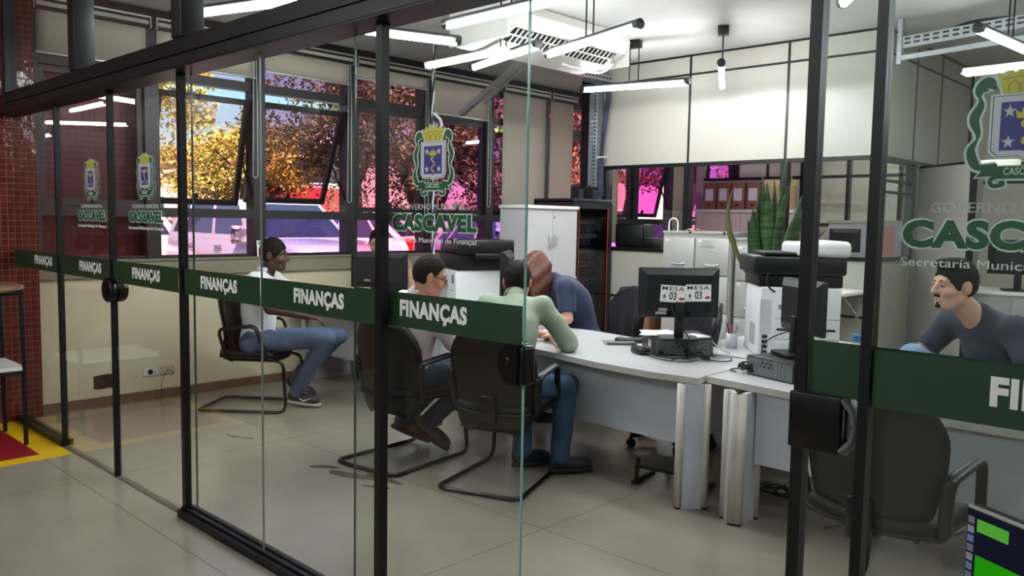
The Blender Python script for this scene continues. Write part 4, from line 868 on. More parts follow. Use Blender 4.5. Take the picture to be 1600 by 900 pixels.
    for k in 'LR':
        e, w = A[k]; t = SDF(lo, hi, vox*1.15)
        if sleeve < 1:
            q = sh[k]+(e-sh[k])*(sleeve+.0); t.cone(sh[k], sh[k]+(e-sh[k])*(sleeve+.25), .056*S+g, .052*S+g, k=.02); t.cut(q, e-sh[k])
        else:
            q = e+(w-e)*(sleeve-1); t.cone(sh[k], e, .056*S+g, .046*S+g, k=.02); t.cone(e, e+(w-e)*min(1, sleeve-1+.15), .046*S+g, .034*S+g, k=.02); t.cut(q, w-e)
        d = t.d; o = s.d; h = np.clip(.5+.5*(o-d)/.03, 0, 1); s.d = (o*(1-h)+d*h-.03*h*(1-h)).astype(np.float32)
    s.wrinkle(C.get('wr', .0035), 34, seed=int(abs(pelvis[0])*100)); s.build('shirt', C['shirt'], root, smooth=1)
    if collar:
        c = MB(); n0 = ne+up*.028*S; ring = []
        for i in range(21):
            a = math.radians(-150+i*15)+math.pi/2; ring.append(n0+(R*math.cos(a)*.066+(sp[:, 1])*math.sin(a)*.060)*S*1.0-up*.012*math.cos(a*1)*0)
        c.tube([tuple(p) for p in ring], [(.005+.015*min(1, i/4, (20-i)/4), .003+.005*min(1, i/4, (20-i)/4)) for i in range(21)], 8, flat=Vector(up)); c.build('collar', C['shirt'], root)
    s = grp(); s.cone(pe-R*.075*S, pe+R*.075*S, .102*S+.01, k=.04); s.cone(pe, pe+up*.10, .112*S+.004, .108*S+.004, k=.04)
    for k in 'LR':
        kn, an = G[k]; s.cone(hp[k], kn, .084*S+.008, .061*S+.008, k=.035); s.cone(kn, an+(kn-an)*.0, .061*S+.009, .047*S+.011, k=.025)
    for k in 'LR':
        kn, an = G[k]; bot = an+unit(kn-an)*-.01; 
    s.wrinkle(.003, 30, seed=int(abs(pelvis[1])*100)); s.build('trousers', C['pants'], root, smooth=1)
    for k in 'LR':
        kn, an = G[k]; fd = unit(legs[k][2]) if len(legs[k]) > 2 else F; fz = np.array([0, 0, 1.]); fr = unit(np.cross(fd, fz)); fu = np.cross(fr, fd); b0 = an-fu*.055
        s = SDF(an-.32, an+.32, .0055); M = np.array([fr, fd, fu]).T
        s.ell(an-fu*.035-fd*.02, (.040*S, .052*S, .055*S), M, k=.02); s.ell(an-fu*.052+fd*.09, (.044*S, .095*S, .040*S), M, k=.03); s.ell(an-fu*.062+fd*.15, (.045*S, .06*S, .030*S), M, k=.03); s.cone(an, an+unit(kn-an)*.02, .044*S, .046*S, k=.02)
        s.cut(an-fu*.086, -fu); sho = s.build('shoe', C['shoe'], root, smooth=1)
        b = MB(); out = [(math.sin(t)*.046*S*(1+.12*math.cos(t)), .068*S+math.cos(t)*.142*S) for t in [2*math.pi*i/26 for i in range(26)]]
        M4 = Matrix(((fr[0], fd[0], fu[0], (an-fu*.102)[0]), (fr[1], fd[1], fu[1], (an-fu*.102)[1]), (fr[2], fd[2], fu[2], (an-fu*.102)[2]), (0, 0, 0, 1)))
        b.prism([(x, y) for x, y in out][::-1], 0, .024, M4, True); b.build('sole', C['sole'], sho)
        if C.get('swoosh'):
            w_ = MB(); q = 1 if k == 'R' else 1
            for q in (-1, 1): w_.tube([an-fu*.045+fd*.05+fr*q*.048, an-fu*.062+fd*.09+fr*q*.051, an-fu*.035+fd*.15+fr*q*.043], [.004, .008, .003], 6)
            w_.build('side_stripe', C['sole'], sho)
    # --- hair
    s = SDF(he-.34, he+.22, .0052)
    hx = .010
    if hair != 'bald':
        s.ell(H(0, -.014, .020), ((.074+hx)*S, (.094+hx)*S, (.098+hx+.004)*S), HM, k=0)
        if hair in ('short', 'receding', 'crop'):
            yz = {'short': (.080, .055), 'crop': (.078, .050), 'receding': (.060, .075)}[hair]
            s.cut(H(0, *yz), HM@np.array([0, .86, -.50])); s.cut(H(0, 0, -.066), -(HM@np.array([0, .12, 1.])))
            for q in (-1, 1): (s.ell(H(q*.084, -.006, -.022), (.022*S, .028*S, .044*S), HM, k=.004, op='s'), s.ell(H(q*.070, .020, -.060), (.036*S, .050*S, .034*S), HM, k=.006, op='s'))
            if hair == 'short': s.ell(H(0, .045, .105), (.055*S, .055*S, .026*S), HM, k=.02)
            s.wrinkle(.0022, 160, 4)
        elif hair == 'long':
            dn = np.array([0, 0, -1.])
            for q in (-1, 1):
                for j in range(6):
                    a0 = H(q*.035, -.07+.030*j, .085); a1 = H(q*.088, -.065+.032*j, .01)+dn*.02; a2 = a1+dn*.11+HM@np.array([q*.012, -.004, 0]); a3 = a2+dn*.13-HM@np.array([q*.02, 0, 0])
                    s.path([a0, a1, a2, a3], [.030, .026, .024, .012], k=.028)
            s.wrinkle(.0008, 150, 9)
        elif hair == 'tied':
            s.cut(H(0, .070, .060), HM@np.array([0, .86, -.50])); s.cone(H(0, -.10, .0), H(0.02, -.12, -.08), .036, .025, k=.03); s.wrinkle(.0015, 120, 2)
        s.build('hair', C['hair'], root, smooth=1)
    # --- eyes and brows
    if eyes:
        for q in (-1, 1):
            b = MB(); Mh = Matrix(((hr[0], fa[0], hu[0], 0), (hr[1], fa[1], hu[1], 0), (hr[2], fa[2], hu[2], 0), (0, 0, 0, 1)))
            c = H(q*.031, .0775, -.002); b.lathe([(0, -.0100*S), (.0071*S, -.0071*S), (.0100*S, 0), (.0071*S, .0071*S), (0, .0100*S)], 14, Matrix.Translation(Vector(c)) @ Mh @ Matrix.Rotation(-math.pi/2, 4, 'X')); e = b.build('eye', mat('eye_white', (176, 168, 160), .3), root)
            i = MB(); i.lathe([(0, .0004), (.0055*S, 0)], 14, Matrix.Translation(Vector(c+fa*.0102*S)) @ Mh @ Matrix.Rotation(-math.pi/2, 4, 'X')); i.build('iris', mat('iris_brown', (38, 24, 18), .15), e)
            l = MB(); l.tube([tuple(H(q*.031+d, .0855-abs(d)*.25, .0055-d*d*14)) for d in (-.015, -.007, 0, .007, .015)], [.0018, .0034, .0037, .0034, .0018], 6); l.build('eyelid', C['skin'], root)
            w_ = MB(); w_.tube([tuple(H(q*x, y, z)) for x, y, z in ((.012, .0875, .018), (.024, .088, .0235), (.035, .081, .0240), (.044, .070, .018))], [.0028, .0036, .0034, .0018], 6); w_.build('eyebrow', C['hair'], root)
        l = MB(); l.tube([tuple(H(x, .0925-abs(x)*.28, -.0652)) for x in (-.022, -.011, 0, .011, .022)], [.001, .0035, .0042, .0035, .001], 6); l.build('lips', C.get('lips', C['skin']), root)
    if extras: extras(root, H, HM, he, S)
    return root
SK_dark = skin('dark_brown_skin', (74, 50, 40)); SK_tan = skin('tan_skin', (176, 128, 104)); SK_lt = skin('light_skin', (206, 160, 136)); SK_pk = skin('ruddy_skin', (186, 134, 112))
H_blk = mat('black_hair', (14, 12, 12), .75, spec=.2, vary=.4, vscale=60, stretch=(6, 6, 1), bump=.15, bscale=150); H_brn = mat('dark_brown_hair', (26, 20, 18), .75, spec=.2, vary=.4, vscale=60, stretch=(6, 6, 1), bump=.15, bscale=150)
H_red = mat('auburn_hair', (58, 28, 18), .5, rgb2=(104, 56, 34), vscale=16, stretch=(9, 9, .6), bump=.3, bscale=26)
def cloth(n, c, **k): return mat(n, c, .8, vary=.05, vscale=14, bump=.12, bscale=260, sheen=.1, **k)
JEAN = mat('blue_jeans', (70, 84, 110), .85, rgb2=(94, 110, 138), vscale=7, bump=.15, bscale=400); JEAN_D = mat('dark_jeans', (38, 48, 66), .85, rgb2=(52, 64, 86), vscale=7, bump=.15, bscale=400)
JEAN_L = mat('light_jeans', (128, 156, 190), .85, rgb2=(158, 184, 214), vscale=7, bump=.15, bscale=400); JEAN_M = mat('mid_jeans', (44, 68, 96), .85, rgb2=(66, 94, 124), vscale=7, bump=.15, bscale=400)
SOLE_W = mat('pale_sole', (206, 196, 186), .6); SOLE_D = mat('dark_sole', (36, 32, 30), .6)
person('seated man in a white shirt and blue jeans by the windows, facing right', (-6.10, 3.40, .56), (-6.09, 3.41, .87), (-6.05, 3.435, 1.125), (-5.985, 3.485, 1.275), (.76, .65), (.76, .65, -.10),
       dict(R=((-5.84, 3.36, .85), (-5.60, 3.55, .80)), L=((-6.04, 3.78, .87), (-5.80, 3.96, .82))),
       dict(R=((-5.67, 3.77, .60), (-5.96, 3.67, .125), (.83, .52, -.05)), L=((-5.84, 4.0, .58), (-6.16, 3.79, .19), (.8, .5, -.35))),
       dict(skin=SK_dark, shirt=cloth('white_shirt', (222, 224, 226)), pants=JEAN, shoe=mat('black_mesh', (30, 30, 33), .7, bump=.2, bscale=300), sole=SOLE_W, hair=H_blk, swoosh=True), sleeve=.75, hair='crop', eyes=True)
def glasses(root, H, HM, he, S):
    b = MB()
    for q in (-1, 1):
        c = [(q*.031+.021*math.cos(t), .100-.10*abs(q*.031+.021*math.cos(t))*.3, -.004+.015*math.sin(t)) for t in [2*math.pi*i/16 for i in range(16)]]
        b.tube([tuple(H(*p)) for p in c], .0022, 6, closed=True); b.tube([tuple(H(q*.052, .096, .002)), tuple(H(q*.076, .05, .004)), tuple(H(q*.083, -.02, .0))], .0026, 6)
    b.tube([tuple(H(-.011, .099, 0)), tuple(H(0, .106, .003)), tuple(H(.011, .099, 0))], .0022, 6); b.build('eyeglasses', M_black, root)
person('seated man with glasses in a pale pink shirt, turned toward the desk', (-4.15, 3.40, .56), (-4.13, 3.42, .84), (-4.105, 3.425, 1.085), (-4.035, 3.475, 1.215), (.28, .96), (.52, .80, -.30),
       dict(R=((-3.90, 3.56, .79), (-3.96, 3.94, .80)), L=((-4.38, 3.66, .80), (-4.22, 3.96, .80))),
       dict(R=((-3.92, 3.83, .55), (-4.20, 3.62, .21), (.72, .45, -.55)), L=((-4.26, 3.86, .55), (-4.40, 3.58, .2), (.6, .7, -.4))),
       dict(skin=SK_pk, shirt=cloth('pink_shirt', (224, 206, 208)), pants=JEAN_D, shoe=mat('brown_leather', (84, 58, 44), .5, vary=.2, bump=.15), sole=SOLE_D, hair=H_brn, wr=.006), sleeve=1.75, hair='receding', extras=glasses)
person('man in a sage green shirt and jeans sitting with his back to the doorway', (-3.46, 3.62, .56), (-3.55, 3.73, .85), (-3.64, 3.86, 1.075), (-3.70, 3.945, 1.18), (-.37, .93), (-.46, .80, -.38),
       dict(R=((-3.345, 4.06, .80), (-3.64, 4.25, .79)), L=((-3.90, 3.94, .80), (-3.80, 4.28, .79))),
       dict(R=((-3.27, 3.955, .545), (-3.245, 3.875, .115), (.5, .86, 0)), L=((-3.63, 3.94, .545), (-3.50, 3.80, .115), (.3, .95, 0))),
       dict(skin=SK_tan, shirt=cloth('sage_shirt', (140, 153, 134)), pants=JEAN_M, shoe=mat('navy_shoe', (28, 34, 44), .6), sole=SOLE_D, hair=H_blk, wr=.0075), sleeve=1.15, hair='crop', eyes=True)
person('woman with long auburn hair in a navy blouse, bent over the long desk', (-4.13, 5.24, .60), (-4.20, 5.15, .92), (-4.31, 5.03, 1.11), (-4.41, 4.93, 1.20), (-.42, -.90), (-.25, -.75, -.62),
       dict(L=((-4.10, 4.95, .82), (-4.30, 4.68, .79)), R=((-4.58, 5.02, .82), (-4.52, 4.70, .79))),
       dict(R=((-4.36, 4.88, .58), (-4.36, 4.96, .115)), L=((-4.15, 4.84, .58), (-4.15, 4.94, .115))),
       dict(skin=SK_lt, shirt=cloth('navy_blouse', (30, 44, 74)), pants=JEAN_D, shoe=M_black, sole=SOLE_D, hair=H_red), S=1.04, sleeve=.8, hair='long', female=True, collar=False)
person('woman with tied-back dark hair behind the computer by the windows', (-6.58, 5.14, .60), (-6.57, 5.08, .93), (-6.55, 5.0, 1.19), (-6.53, 4.94, 1.345), (.45, -.89), (.62, -.74, -.26),
       dict(L=((-6.27, 5.16, .90), (-6.25, 5.10, 1.08)), R=((-6.82, 4.88, .90), (-6.60, 4.66, .80))),
       dict(R=((-6.6, 4.74, .58), (-6.6, 4.84, .115)), L=((-6.36, 4.76, .58), (-6.36, 4.86, .115))),
       dict(skin=SK_lt, shirt=cloth('black_blouse', (34, 34, 40)), pants=JEAN_D, shoe=M_black, sole=SOLE_D, hair=H_blk, lips=mat('lip_rose', (164, 96, 90), .4)), S=1.04, sleeve=.7, hair='tied', female=True, collar=False)
def beard(root, H, HM, he, S):
    s = SDF(H(0, .08, -.09)-.1, H(0, .08, -.09)+.1, .0032)
    s.path([H(-.026, .076, -.063), H(-.014, .0925, -.0515), H(0, .0965, -.0495), H(.014, .0925, -.0515), H(.026, .076, -.063)], [.0042, .0068, .0062, .0068, .0042], k=.004)
    s.cone(H(-.012, .085, -.100), H(.012, .085, -.100), .011, k=.006); s.cone(H(0, .0885, -.083), H(0, .089, -.095), .006, .01, k=.006); s.wrinkle(.0012, 300, 3)
    s.build('moustache_and_goatee', H_blk, root, smooth=1)
person('man with goatee in a navy t-shirt and light jeans, sitting behind the right glass', (-1.06, 4.97, .63), (-1.10, 4.88, .93), (-1.165, 4.775, 1.125), (-1.262, 4.655, 1.29), (-.45, -.89), (-.62, -.78, -.05),
       dict(R=((-1.48, 4.86, .87), (-1.70, 4.99, .81)), L=((-.86, 4.63, .86), (-1.08, 4.44, .80))),
       dict(R=((-1.47, 4.74, .87), (-1.40, 4.72, .42), (-.5, -.6, -.5)), L=((-1.20, 4.58, .60), (-1.18, 4.62, .115))),
       dict(skin=SK_lt, shirt=cloth('navy_tshirt', (42, 48, 66)), pants=JEAN_L, shoe=M_black, sole=SOLE_W, hair=H_blk, lips=mat('lip_tan', (170, 112, 100), .4)), vox=.005, sleeve=.72, hair='short', collar=False, extras=beard)
# ---------------------------------------------------------------- outside: car park, cars, trees, buildings
struct('ground_outside', MB().box(-70, FX-.2, -30, 70, -.25, .14), mat('asphalt', (172, 164, 158), .9, vary=.12, vscale=3, bump=.2, bscale=30))
struct('wall_outside', MB().box(-8.6, FX-.2, 1.2, 3.10, -.1, 4.0), M_tile_out)
struct('roof_eave', MB().box(-7.9, FX-.2, 1.2, 14.6, 3.35, 3.5), M_black)
M_lawn = mat('verge_grass', (96, 116, 60), .95, vary=.3, vscale=8, bump=.5, bscale=40)
struct('ground_verge', MB().box(-24, -19, -20, 60, .1, .18), M_lawn)
# buildings across the street
M_pinkw = mat('pale_rendered_wall', (222, 178, 170), .8, vary=.04); M_redw = mat('red_painted_wall', (196, 42, 44), .7, vary=.06); M_whw = mat('white_rendered_wall', (232, 226, 220), .8)
M_dkwin = mat('dark_shop_window', (36, 38, 48), .15, spec=.7); M_roof = mat('clay_roof', (150, 84, 62), .85, vary=.2, vscale=5)
def building(label, x, y0, y1, h, m, band=None, wins=(), door=None, roofm=None):
    t = thing('street_building', label, 'building', (x, (y0+y1)/2, -.1)); w = (y1-y0)/2
    MB().box(-7, 0, -w, w, 0, h).build('wall', m, t)
    MB().box(-7.3, .35, -w-.2, w+.2, h, h+.22).build('roof', roofm or M_roof, t)
    if band: MB().box(.0, .06, -w, w, band[0], band[1]).build('painted_band', band[2], t)
    for a, b_, z0, z1 in wins:
        f = MB().box(-.02, .05, a, b_, z0, z1).build('window', M_whw, t); MB().box(.045, .06, a+.08, b_-.08, z0+.08, z1-.08).build('pane', M_dkwin, f)
    if door: MB().box(-.02, .06, door[0], door[1], 0, 2.2).build('door', M_dkwin, t)
building('long pale pink house wall beyond the car park, behind the yellow tree', -34, 13.4, 18.0, 4.0, M_pinkw, None, [(-1.9, -.9, 1.3, 2.5), (1.2, 2.1, 1.3, 2.5)], (-.4, .6))
building('low shop with red painted base and dark wide window across the street', -32, 18.3, 22.6, 5.0, M_pinkw, (1.5, 3.0, M_redw), [(-1.2, 1.8, 3.15, 4.4)], None, M_whw)
building('pale brick house across the street behind the rightmost trees', -36, 25.5, 62, 5.0, mat('pale_brick', (186, 156, 148), .85, vary=.1, vscale=20), None, [(-9, -7, 1.3, 2.6), (-3, -1, 1.3, 2.6), (4, 6, 1.3, 2.6)])
building('white house far left, half hidden by the tiled wall outside', -31, 5.5, 12.6, 3.6, M_whw, None, [(-1.6, 0, 1.2, 2.2)])
t = thing('street_hedge', 'low clipped hedge along the far kerb', 'hedge', (-25, 30, -.1)); random.seed(2)
b = MB()
for i in range(2600):
    p = Vector((random.uniform(-.5, .5), random.uniform(-22, 30), random.uniform(0, 1.1))); n = Vector((random.gauss(0, 1), random.gauss(0, 1), random.gauss(0, 1))).normalized(); u = n.orthogonal().normalized()*.16; v = n.cross(u)
    b.add([p-u-v, p+u-v, p+u+v, p-u+v], [(0, 1, 2, 3)])
b.build('leaves', mat('hedge_leaf', (70, 92, 44), .7, vary=.4, vscale=3), t)
# trees
def foliage_mat(n, a, z):
    m = mat(n, a, .6, rgb2=z, vscale=.9); return m
M_lf_y = foliage_mat('yellow_green_foliage', (120, 108, 34), (206, 184, 76)); M_lf_g = foliage_mat('green_foliage', (92, 104, 44), (170, 166, 84)); M_lf_d = foliage_mat('deep_green_foliage', (58, 62, 40), (120, 108, 70))
M_bark = mat('tree_bark', (74, 60, 50), .9, vary=.3, vscale=12, bump=.5, bscale=30)
def tree(label, x, y, h, R, m, seed, lean=.3, n=9000, low=.38, leaf=.07):
    rg = random.Random(seed); t = thing('street_tree', label, 'tree', (x, y, -.1)); b = MB(); tips = []
    fork = h*low*.75; b.tube(catmull([(0, 0, 0), (lean*.3, .1, fork*.5), (lean*.5, 0, fork)], 4), [.22-.008*i for i in range(9)], 10)
    for k in range(8):
        a = 2*math.pi*k/8+rg.uniform(-.3, .3); r = R*rg.uniform(.45, .85); z = h*rg.uniform(.55, .88)
        p1 = (lean*.5+math.cos(a)*r*.4, math.sin(a)*r*.4, fork+(z-fork)*.55); p2 = (lean*.5+math.cos(a)*r, math.sin(a)*r, z)
        b.tube(catmull([(lean*.5, 0, fork-.1), p1, p2], 4), [.12-.0105*i for i in range(9)], 7); tips += [p1, p2]
        for j in range(3):
            q = Vector(p1).lerp(Vector(p2), rg.uniform(.2, 1))+Vector((rg.uniform(-1, 1), rg.uniform(-1, 1), rg.uniform(-.2, .8)))*R*.35; b.tube([p1, tuple(q)], [.05, .015], 5); tips.append(tuple(q))
    b.build('trunk', M_bark, t)
    f = MB(); clumps = []
    for k in range(46):
        a = rg.uniform(0, 2*math.pi); rr = R*math.sqrt(rg.random()); zz = h*low+(h*(1-low))*(.12+.88*rg.random())*(1-.45*(rr/R)**2); clumps.append((Vector((lean*.5+math.cos(a)*rr, math.sin(a)*rr, zz)), R*rg.uniform(.16, .30)))
    for c in tips: clumps.append((Vector(c), R*rg.uniform(.14, .24)))
    for i in range(n):
        c, r = clumps[i % len(clumps)]; d = Vector((rg.gauss(0, 1), rg.gauss(0, 1), rg.gauss(0, .55))).normalized()*r*rg.random()**.4
        nn = Vector((rg.gauss(0, .7), rg.gauss(0, .7), rg.gauss(.6, .7))).normalized(); u = nn.orthogonal().normalized(); q = rg.uniform(0, 6.3); u = (Matrix.Rotation(q, 3, nn) @ u); v = nn.cross(u); s = leaf*rg.uniform(.6, 1.3); p = c+d
        f.add([p-u*s, p-v*s*.5, p+u*s, p+v*s*.5], [(0, 1, 2, 3)])
    f.build('foliage', m, t); return t
tree('large yellow-green tree at the left, crown against the blue sky', -16.0, 5.5, 6.4, 2.1, M_lf_y, 1, low=.50)
tree('yellow-green tree seen just left of the widest open sash, farther back', -20.0, 10.7, 4.3, 2.2, M_lf_y, 2, low=.56)
tree('broad dark tree with forked trunk behind the widest open sash', -17.5, 12.3, 6.6, 2.4, M_lf_d, 3, .6, 11000, low=.52)
tree('green tree right of the widest open sash, lit from above', -17.0, 14.4, 6.2, 2.7, M_lf_d, 4, .2, 11000, low=.22)
tree('leafy tree behind the printed coat of arms of the sliding door', -15.5, 15.9, 6.0, 2.7, M_lf_g, 5, .4, 11000, low=.22)
tree('leafy tree showing between the roller blinds at the right end of the windows', -14.5, 17.6, 6.4, 2.4, M_lf_d, 6, .3, 8000)
tree('slim tree outside the pink office window', -12.5, 20.0, 6.5, 2.2, M_lf_g, 7, .3, 6000)
# cars
M_tyre = mat('tyre_rubber', (24, 24, 26), .8); M_rim = mat('alloy_rim', (150, 152, 156), .3, .8); M_cglass = mat('car_glass', (60, 66, 92), .05, spec=1.0, coat=.6); M_lampr = mat('tail_lamp', (190, 24, 30), .2); M_lampw = mat('head_lamp', (214, 216, 220), .1, spec=.9); M_trim = mat('car_trim', (28, 28, 30), .5); M_plate = mat('number_plate', (206, 206, 204), .5)
def rounded(poly, r): return [(p.x, p.y) for p in fillet([(x, y, 0) for x, y in poly], r, 4, True)]
def car(label, x, y, rz, paint, kind='suv', W=1.78):
    t = thing('parked_car', label, 'car', (x, y, .142), rz)   # nose toward local +X
    if kind == 'suv': low = [(-2.1, .30), (2.02, .30), (2.12, .55), (2.08, .92), (1.95, 1.02), (.98, 1.10), (-2.02, 1.12), (-2.12, .9)]; gh = [(-2.02, 1.10), (1.02, 1.09), (.42, 1.66), (-1.86, 1.68)]; H = 1.7
    else: low = [(-2.05, .26), (2.0, .26), (2.1, .5), (2.02, .78), (.95, .96), (-1.98, 1.0), (-2.1, .75)]; gh = [(-1.95, .98), (.98, .95), (.22, 1.46), (-1.35, 1.48)]; H = 1.5
    b = MB(); lp = rounded(low, .16); n = len(lp); secs = [(-W/2+.0, .93), (-W/2+.07, 1.0), (0, 1.012), (W/2-.07, 1.0), (W/2, .93)]; cz = .7
    vs = [(px*k, yy, cz+(pz-cz)*k) for yy, k in secs for px, pz in lp]; fs = [tuple(range(n)), tuple(reversed(range(4*n, 5*n)))]+[(j*n+i, (j+1)*n+i, (j+1)*n+(i+1) % n, j*n+(i+1) % n) for j in range(4) for i in range(n)]
    b.add(vs, fs, True); b.build('body', paint, t)
    g = MB(); gw = W/2-.06; tw = W/2-.24; Q = []
    for s in (-1, 1): Q += [(gh[0][0], s*gw, gh[0][1]), (gh[1][0], s*gw, gh[1][1]), (gh[2][0], s*tw, gh[2][1]), (gh[3][0], s*tw, gh[3][1])]
    g.add(Q, [(0, 1, 2, 3), (7, 6, 5, 4), (1, 5, 6, 2), (0, 3, 7, 4), (2, 6, 7, 3)]); g.rbox(gh[3][0]+.02, gh[2][0]-.0, -tw, tw, gh[2][1]-.02, gh[2][1]+.045, .02); g.build('cabin', paint, t)
    def quad(a, bq, c, d, s0, off):   # window inset on one cabin face given its corners
        pts = [Vector(p) for p in (a, bq, c, d)]; nn = (pts[1]-pts[0]).cross(pts[3]-pts[0]).normalized()
        if nn.dot(sum(pts, Vector())/4-Vector((-.6, 0, 1.3))) < 0: nn = -nn
        return [p+nn*off for p in pts]
    def bil(face, u0, u1, v0, v1):
        A, B, C_, D = [Vector(p) for p in face]; f = lambda u, v: (A.lerp(B, u)).lerp(D.lerp(C_, u), v); return f(u0, v0), f(u1, v0), f(u1, v1), f(u0, v1)
    faces = {'front': (Q[1], Q[5], Q[6], Q[2]), 'rear': (Q[4], Q[0], Q[3], Q[7]), 'right': (Q[0], Q[1], Q[2], Q[3]), 'left': (Q[5], Q[4], Q[7], Q[6])}
    def win(name, f, u0, u1, v0, v1): q = quad(*bil(faces[f], u0, u1, v0, v1), 0, .006); MB().add(q, [(0, 1, 2, 3), (3, 2, 1, 0)]).build(name, M_cglass, t)
    win('windscreen', 'front', .05, .95, .04, .96); win('rear_window', 'rear', .1, .9, .15, .92)
    for f in ('right', 'left'):
        us = ((.05, .16), (.19, .50), (.535, .84)) if f == 'right' else ((.84, .95), (.50, .81), (.16, .465))
        for u0, u1 in us: win('side_window', f, u0, u1, .1, .9)
    for s in (-1, 1):
        m = MB(); m.rbox(.62, .86, s*(W/2-.0), s*(W/2+.17), 1.06, 1.24, .05); m.build('wing_mirror', paint, t)
        for xx in (-1.3, 1.3):
            w_ = MB(); yy = s*(W/2-.12); w_.cyl((xx, yy-.1, .33), (xx, yy+.1, .33), .33, seg=24); o = w_.build('wheel', M_tyre, t); r = MB(); r.cyl((xx, yy+s*.09, .33), (xx, yy+s*.112, .33), .21, seg=20); r.build('rim', M_rim, o)
        MB().rbox(1.86, 2.1, s*.50-.17, s*.50+.2, .72, .90, .04).build('head_lamp', M_lampw, t); MB().rbox(-2.13, -1.98, s*.68-.12, s*.68+.12, .70, 1.02, .03).build('tail_lamp', M_lampr, t)
        for xx in (-.15, -1.05): MB().rbox(xx-.1, xx+.1, s*(W/2-.02), s*(W/2+.025), .93, .965, .01).build('door_handle', paint, t)
    MB().rbox(2.03, 2.13, -.5, .5, .42, .62, .02).build('grille', M_trim, t); MB().box(-2.14, -2.10, -.26, .26, .62, .75).build('number_plate', M_plate, t); MB().rbox(-2.15, 2.15, -W/2+.06, W/2-.06, .24, .36, .03).build('sill_trim', M_trim, t)
    wp = MB(); wp.bar((1.0, -.5, 1.13), (.86, .1, 1.22), .02, .02); wp.build('wiper', M_trim, t); return t
P_sil = mat('silver_car_paint', (196, 192, 204), .22, .25, coat=.6, vary=.01); P_wh = mat('white_car_paint', (226, 222, 220), .25, coat=.5, vary=.01); P_red = mat('red_car_paint', (176, 50, 56), .25, coat=.6, vary=.02); P_pink = mat('beige_car_paint', (206, 184, 176), .25, .1, coat=.5, vary=.01)
car('silver sport utility car parked nose to the windows behind the man in white', -12.5, 7.25, math.radians(2), P_sil)
car('white car parked two rows back at the far left, its tail showing', -17.5, 6.4, math.radians(175), P_wh, 'hatch')
car('beige car left of the silver sport utility car', -20.5, 9.1, math.radians(178), P_pink, 'hatch')
car('white car with red tail lamps behind the widest open sash', -15.8, 10.6, math.radians(215), P_wh, 'hatch')
car('silver car behind the large lettering of the sliding door', -11.2, 12.0, math.radians(-8), P_sil, 'hatch')
car('red car far back beyond the widest open sash', -22, 15.2, math.radians(200), P_red, 'hatch')
car('white car outside the pink office window', -10.8, 15.4, math.radians(0), P_wh, 'hatch')
# ---------------------------------------------------------------- floor marking, corridor table, wall fittings
t = thing('floor_marking', 'red square with yellow border painted on the corridor floor by the tiled wall', 'floor marking', (-6.3, 1.24, 0))
MB().box(-.62, .58, -.60, .61, 0, .002).build('border', mat('yellow_floor_paint', (222, 178, 12), .35, vary=.06, vscale=12), t)
MB().box(-.46, .45, -.45, .45, .002, .003).build('centre', mat('red_floor_paint', (140, 22, 34), .3, vary=.08, vscale=12), t)
t = thing('bistro_table', 'tall black-framed table with round wooden top and white shelf in the corridor', 'table', (-6.40, 1.42, 0))
b = MB()
b.lathe([(0, 1.05), (.33, 1.05), (.345, 1.058), (.35, 1.07), (.345, 1.082), (.33, 1.088), (0, 1.088)], 48); b.build('table_top', mat('beech_top', (164, 130, 104), .3, vary=.08, vscale=5, stretch=(1, 8, 1), coat=.3), t)
b = MB()
for x in (-.24, .24):
    for y in (-.28, .28): b.rbox(x-.012, x+.012, y-.012, y+.012, 0, 1.05, .002)
for y in (-.28, .28): b.rbox(-.24, .24, y-.012, y+.012, 1.025, 1.05, .002).rbox(-.24, .24, y-.012, y+.012, .49, .515, .002)
for x in (-.24, .24): b.rbox(x-.012, x+.012, -.28, .28, 1.025, 1.05, .002).rbox(x-.012, x+.012, -.28, .28, .49, .515, .002)
b.build('frame', M_black, t); MB().rbox(-.25, .25, -.29, .29, .515, .54, .003).build('shelf', M_white, t)
for y, l in ((2.90, 'white wall socket with round black hole low on the plaster wall'), (3.05, 'worn wall plate with loose wires beside the round socket')):
    t = thing('wall_socket', l, 'socket', (FX, y, .235)); MB().rbox(0, .012, -.06, .06, -.035, .035, .003).build('plate', M_white if y < 3 else mat('worn_plate', (196, 184, 160), .6, vary=.2, vscale=60), t)
    b = MB(); b.cyl((.011, .0, 0), (.014, 0, 0), .022 if y < 3 else .008, seg=16)
    b.build('hole', M_black, t)
    if y > 3: b = MB(); b.tube(catmull([(.013, -.02, -.02), (.03, -.05, -.08), (.02, -.06, -.14), (.03, -.05, -.22)], 5), .002, 5).tube(catmull([(.013, .02, -.0), (.04, .04, -.03), (.03, .02, -.05)], 5), .002, 5); b.build('loose_wire', M_black, t)
t = thing('wall_opening', 'small dark square hole broken in the plaster near the floor', 'hole', (FX, 2.53, .20))
b = MB(); b.prism([(-.085, -.055), (-.03, -.06), (.03, -.055), (.09, -.062), (.088, .0), (.094, .058), (.02, .06), (-.06, .054), (-.088, .05), (-.084, 0)], .0, .003, Matrix(((0, 0, 1, 0), (1, 0, 0, 0), (0, 1, 0, 0), (0, 0, 0, 1)))); b.build('hollow', mat('dark_hollow', (46, 34, 32), .9, vary=.4, vscale=30, bump=.6), t)
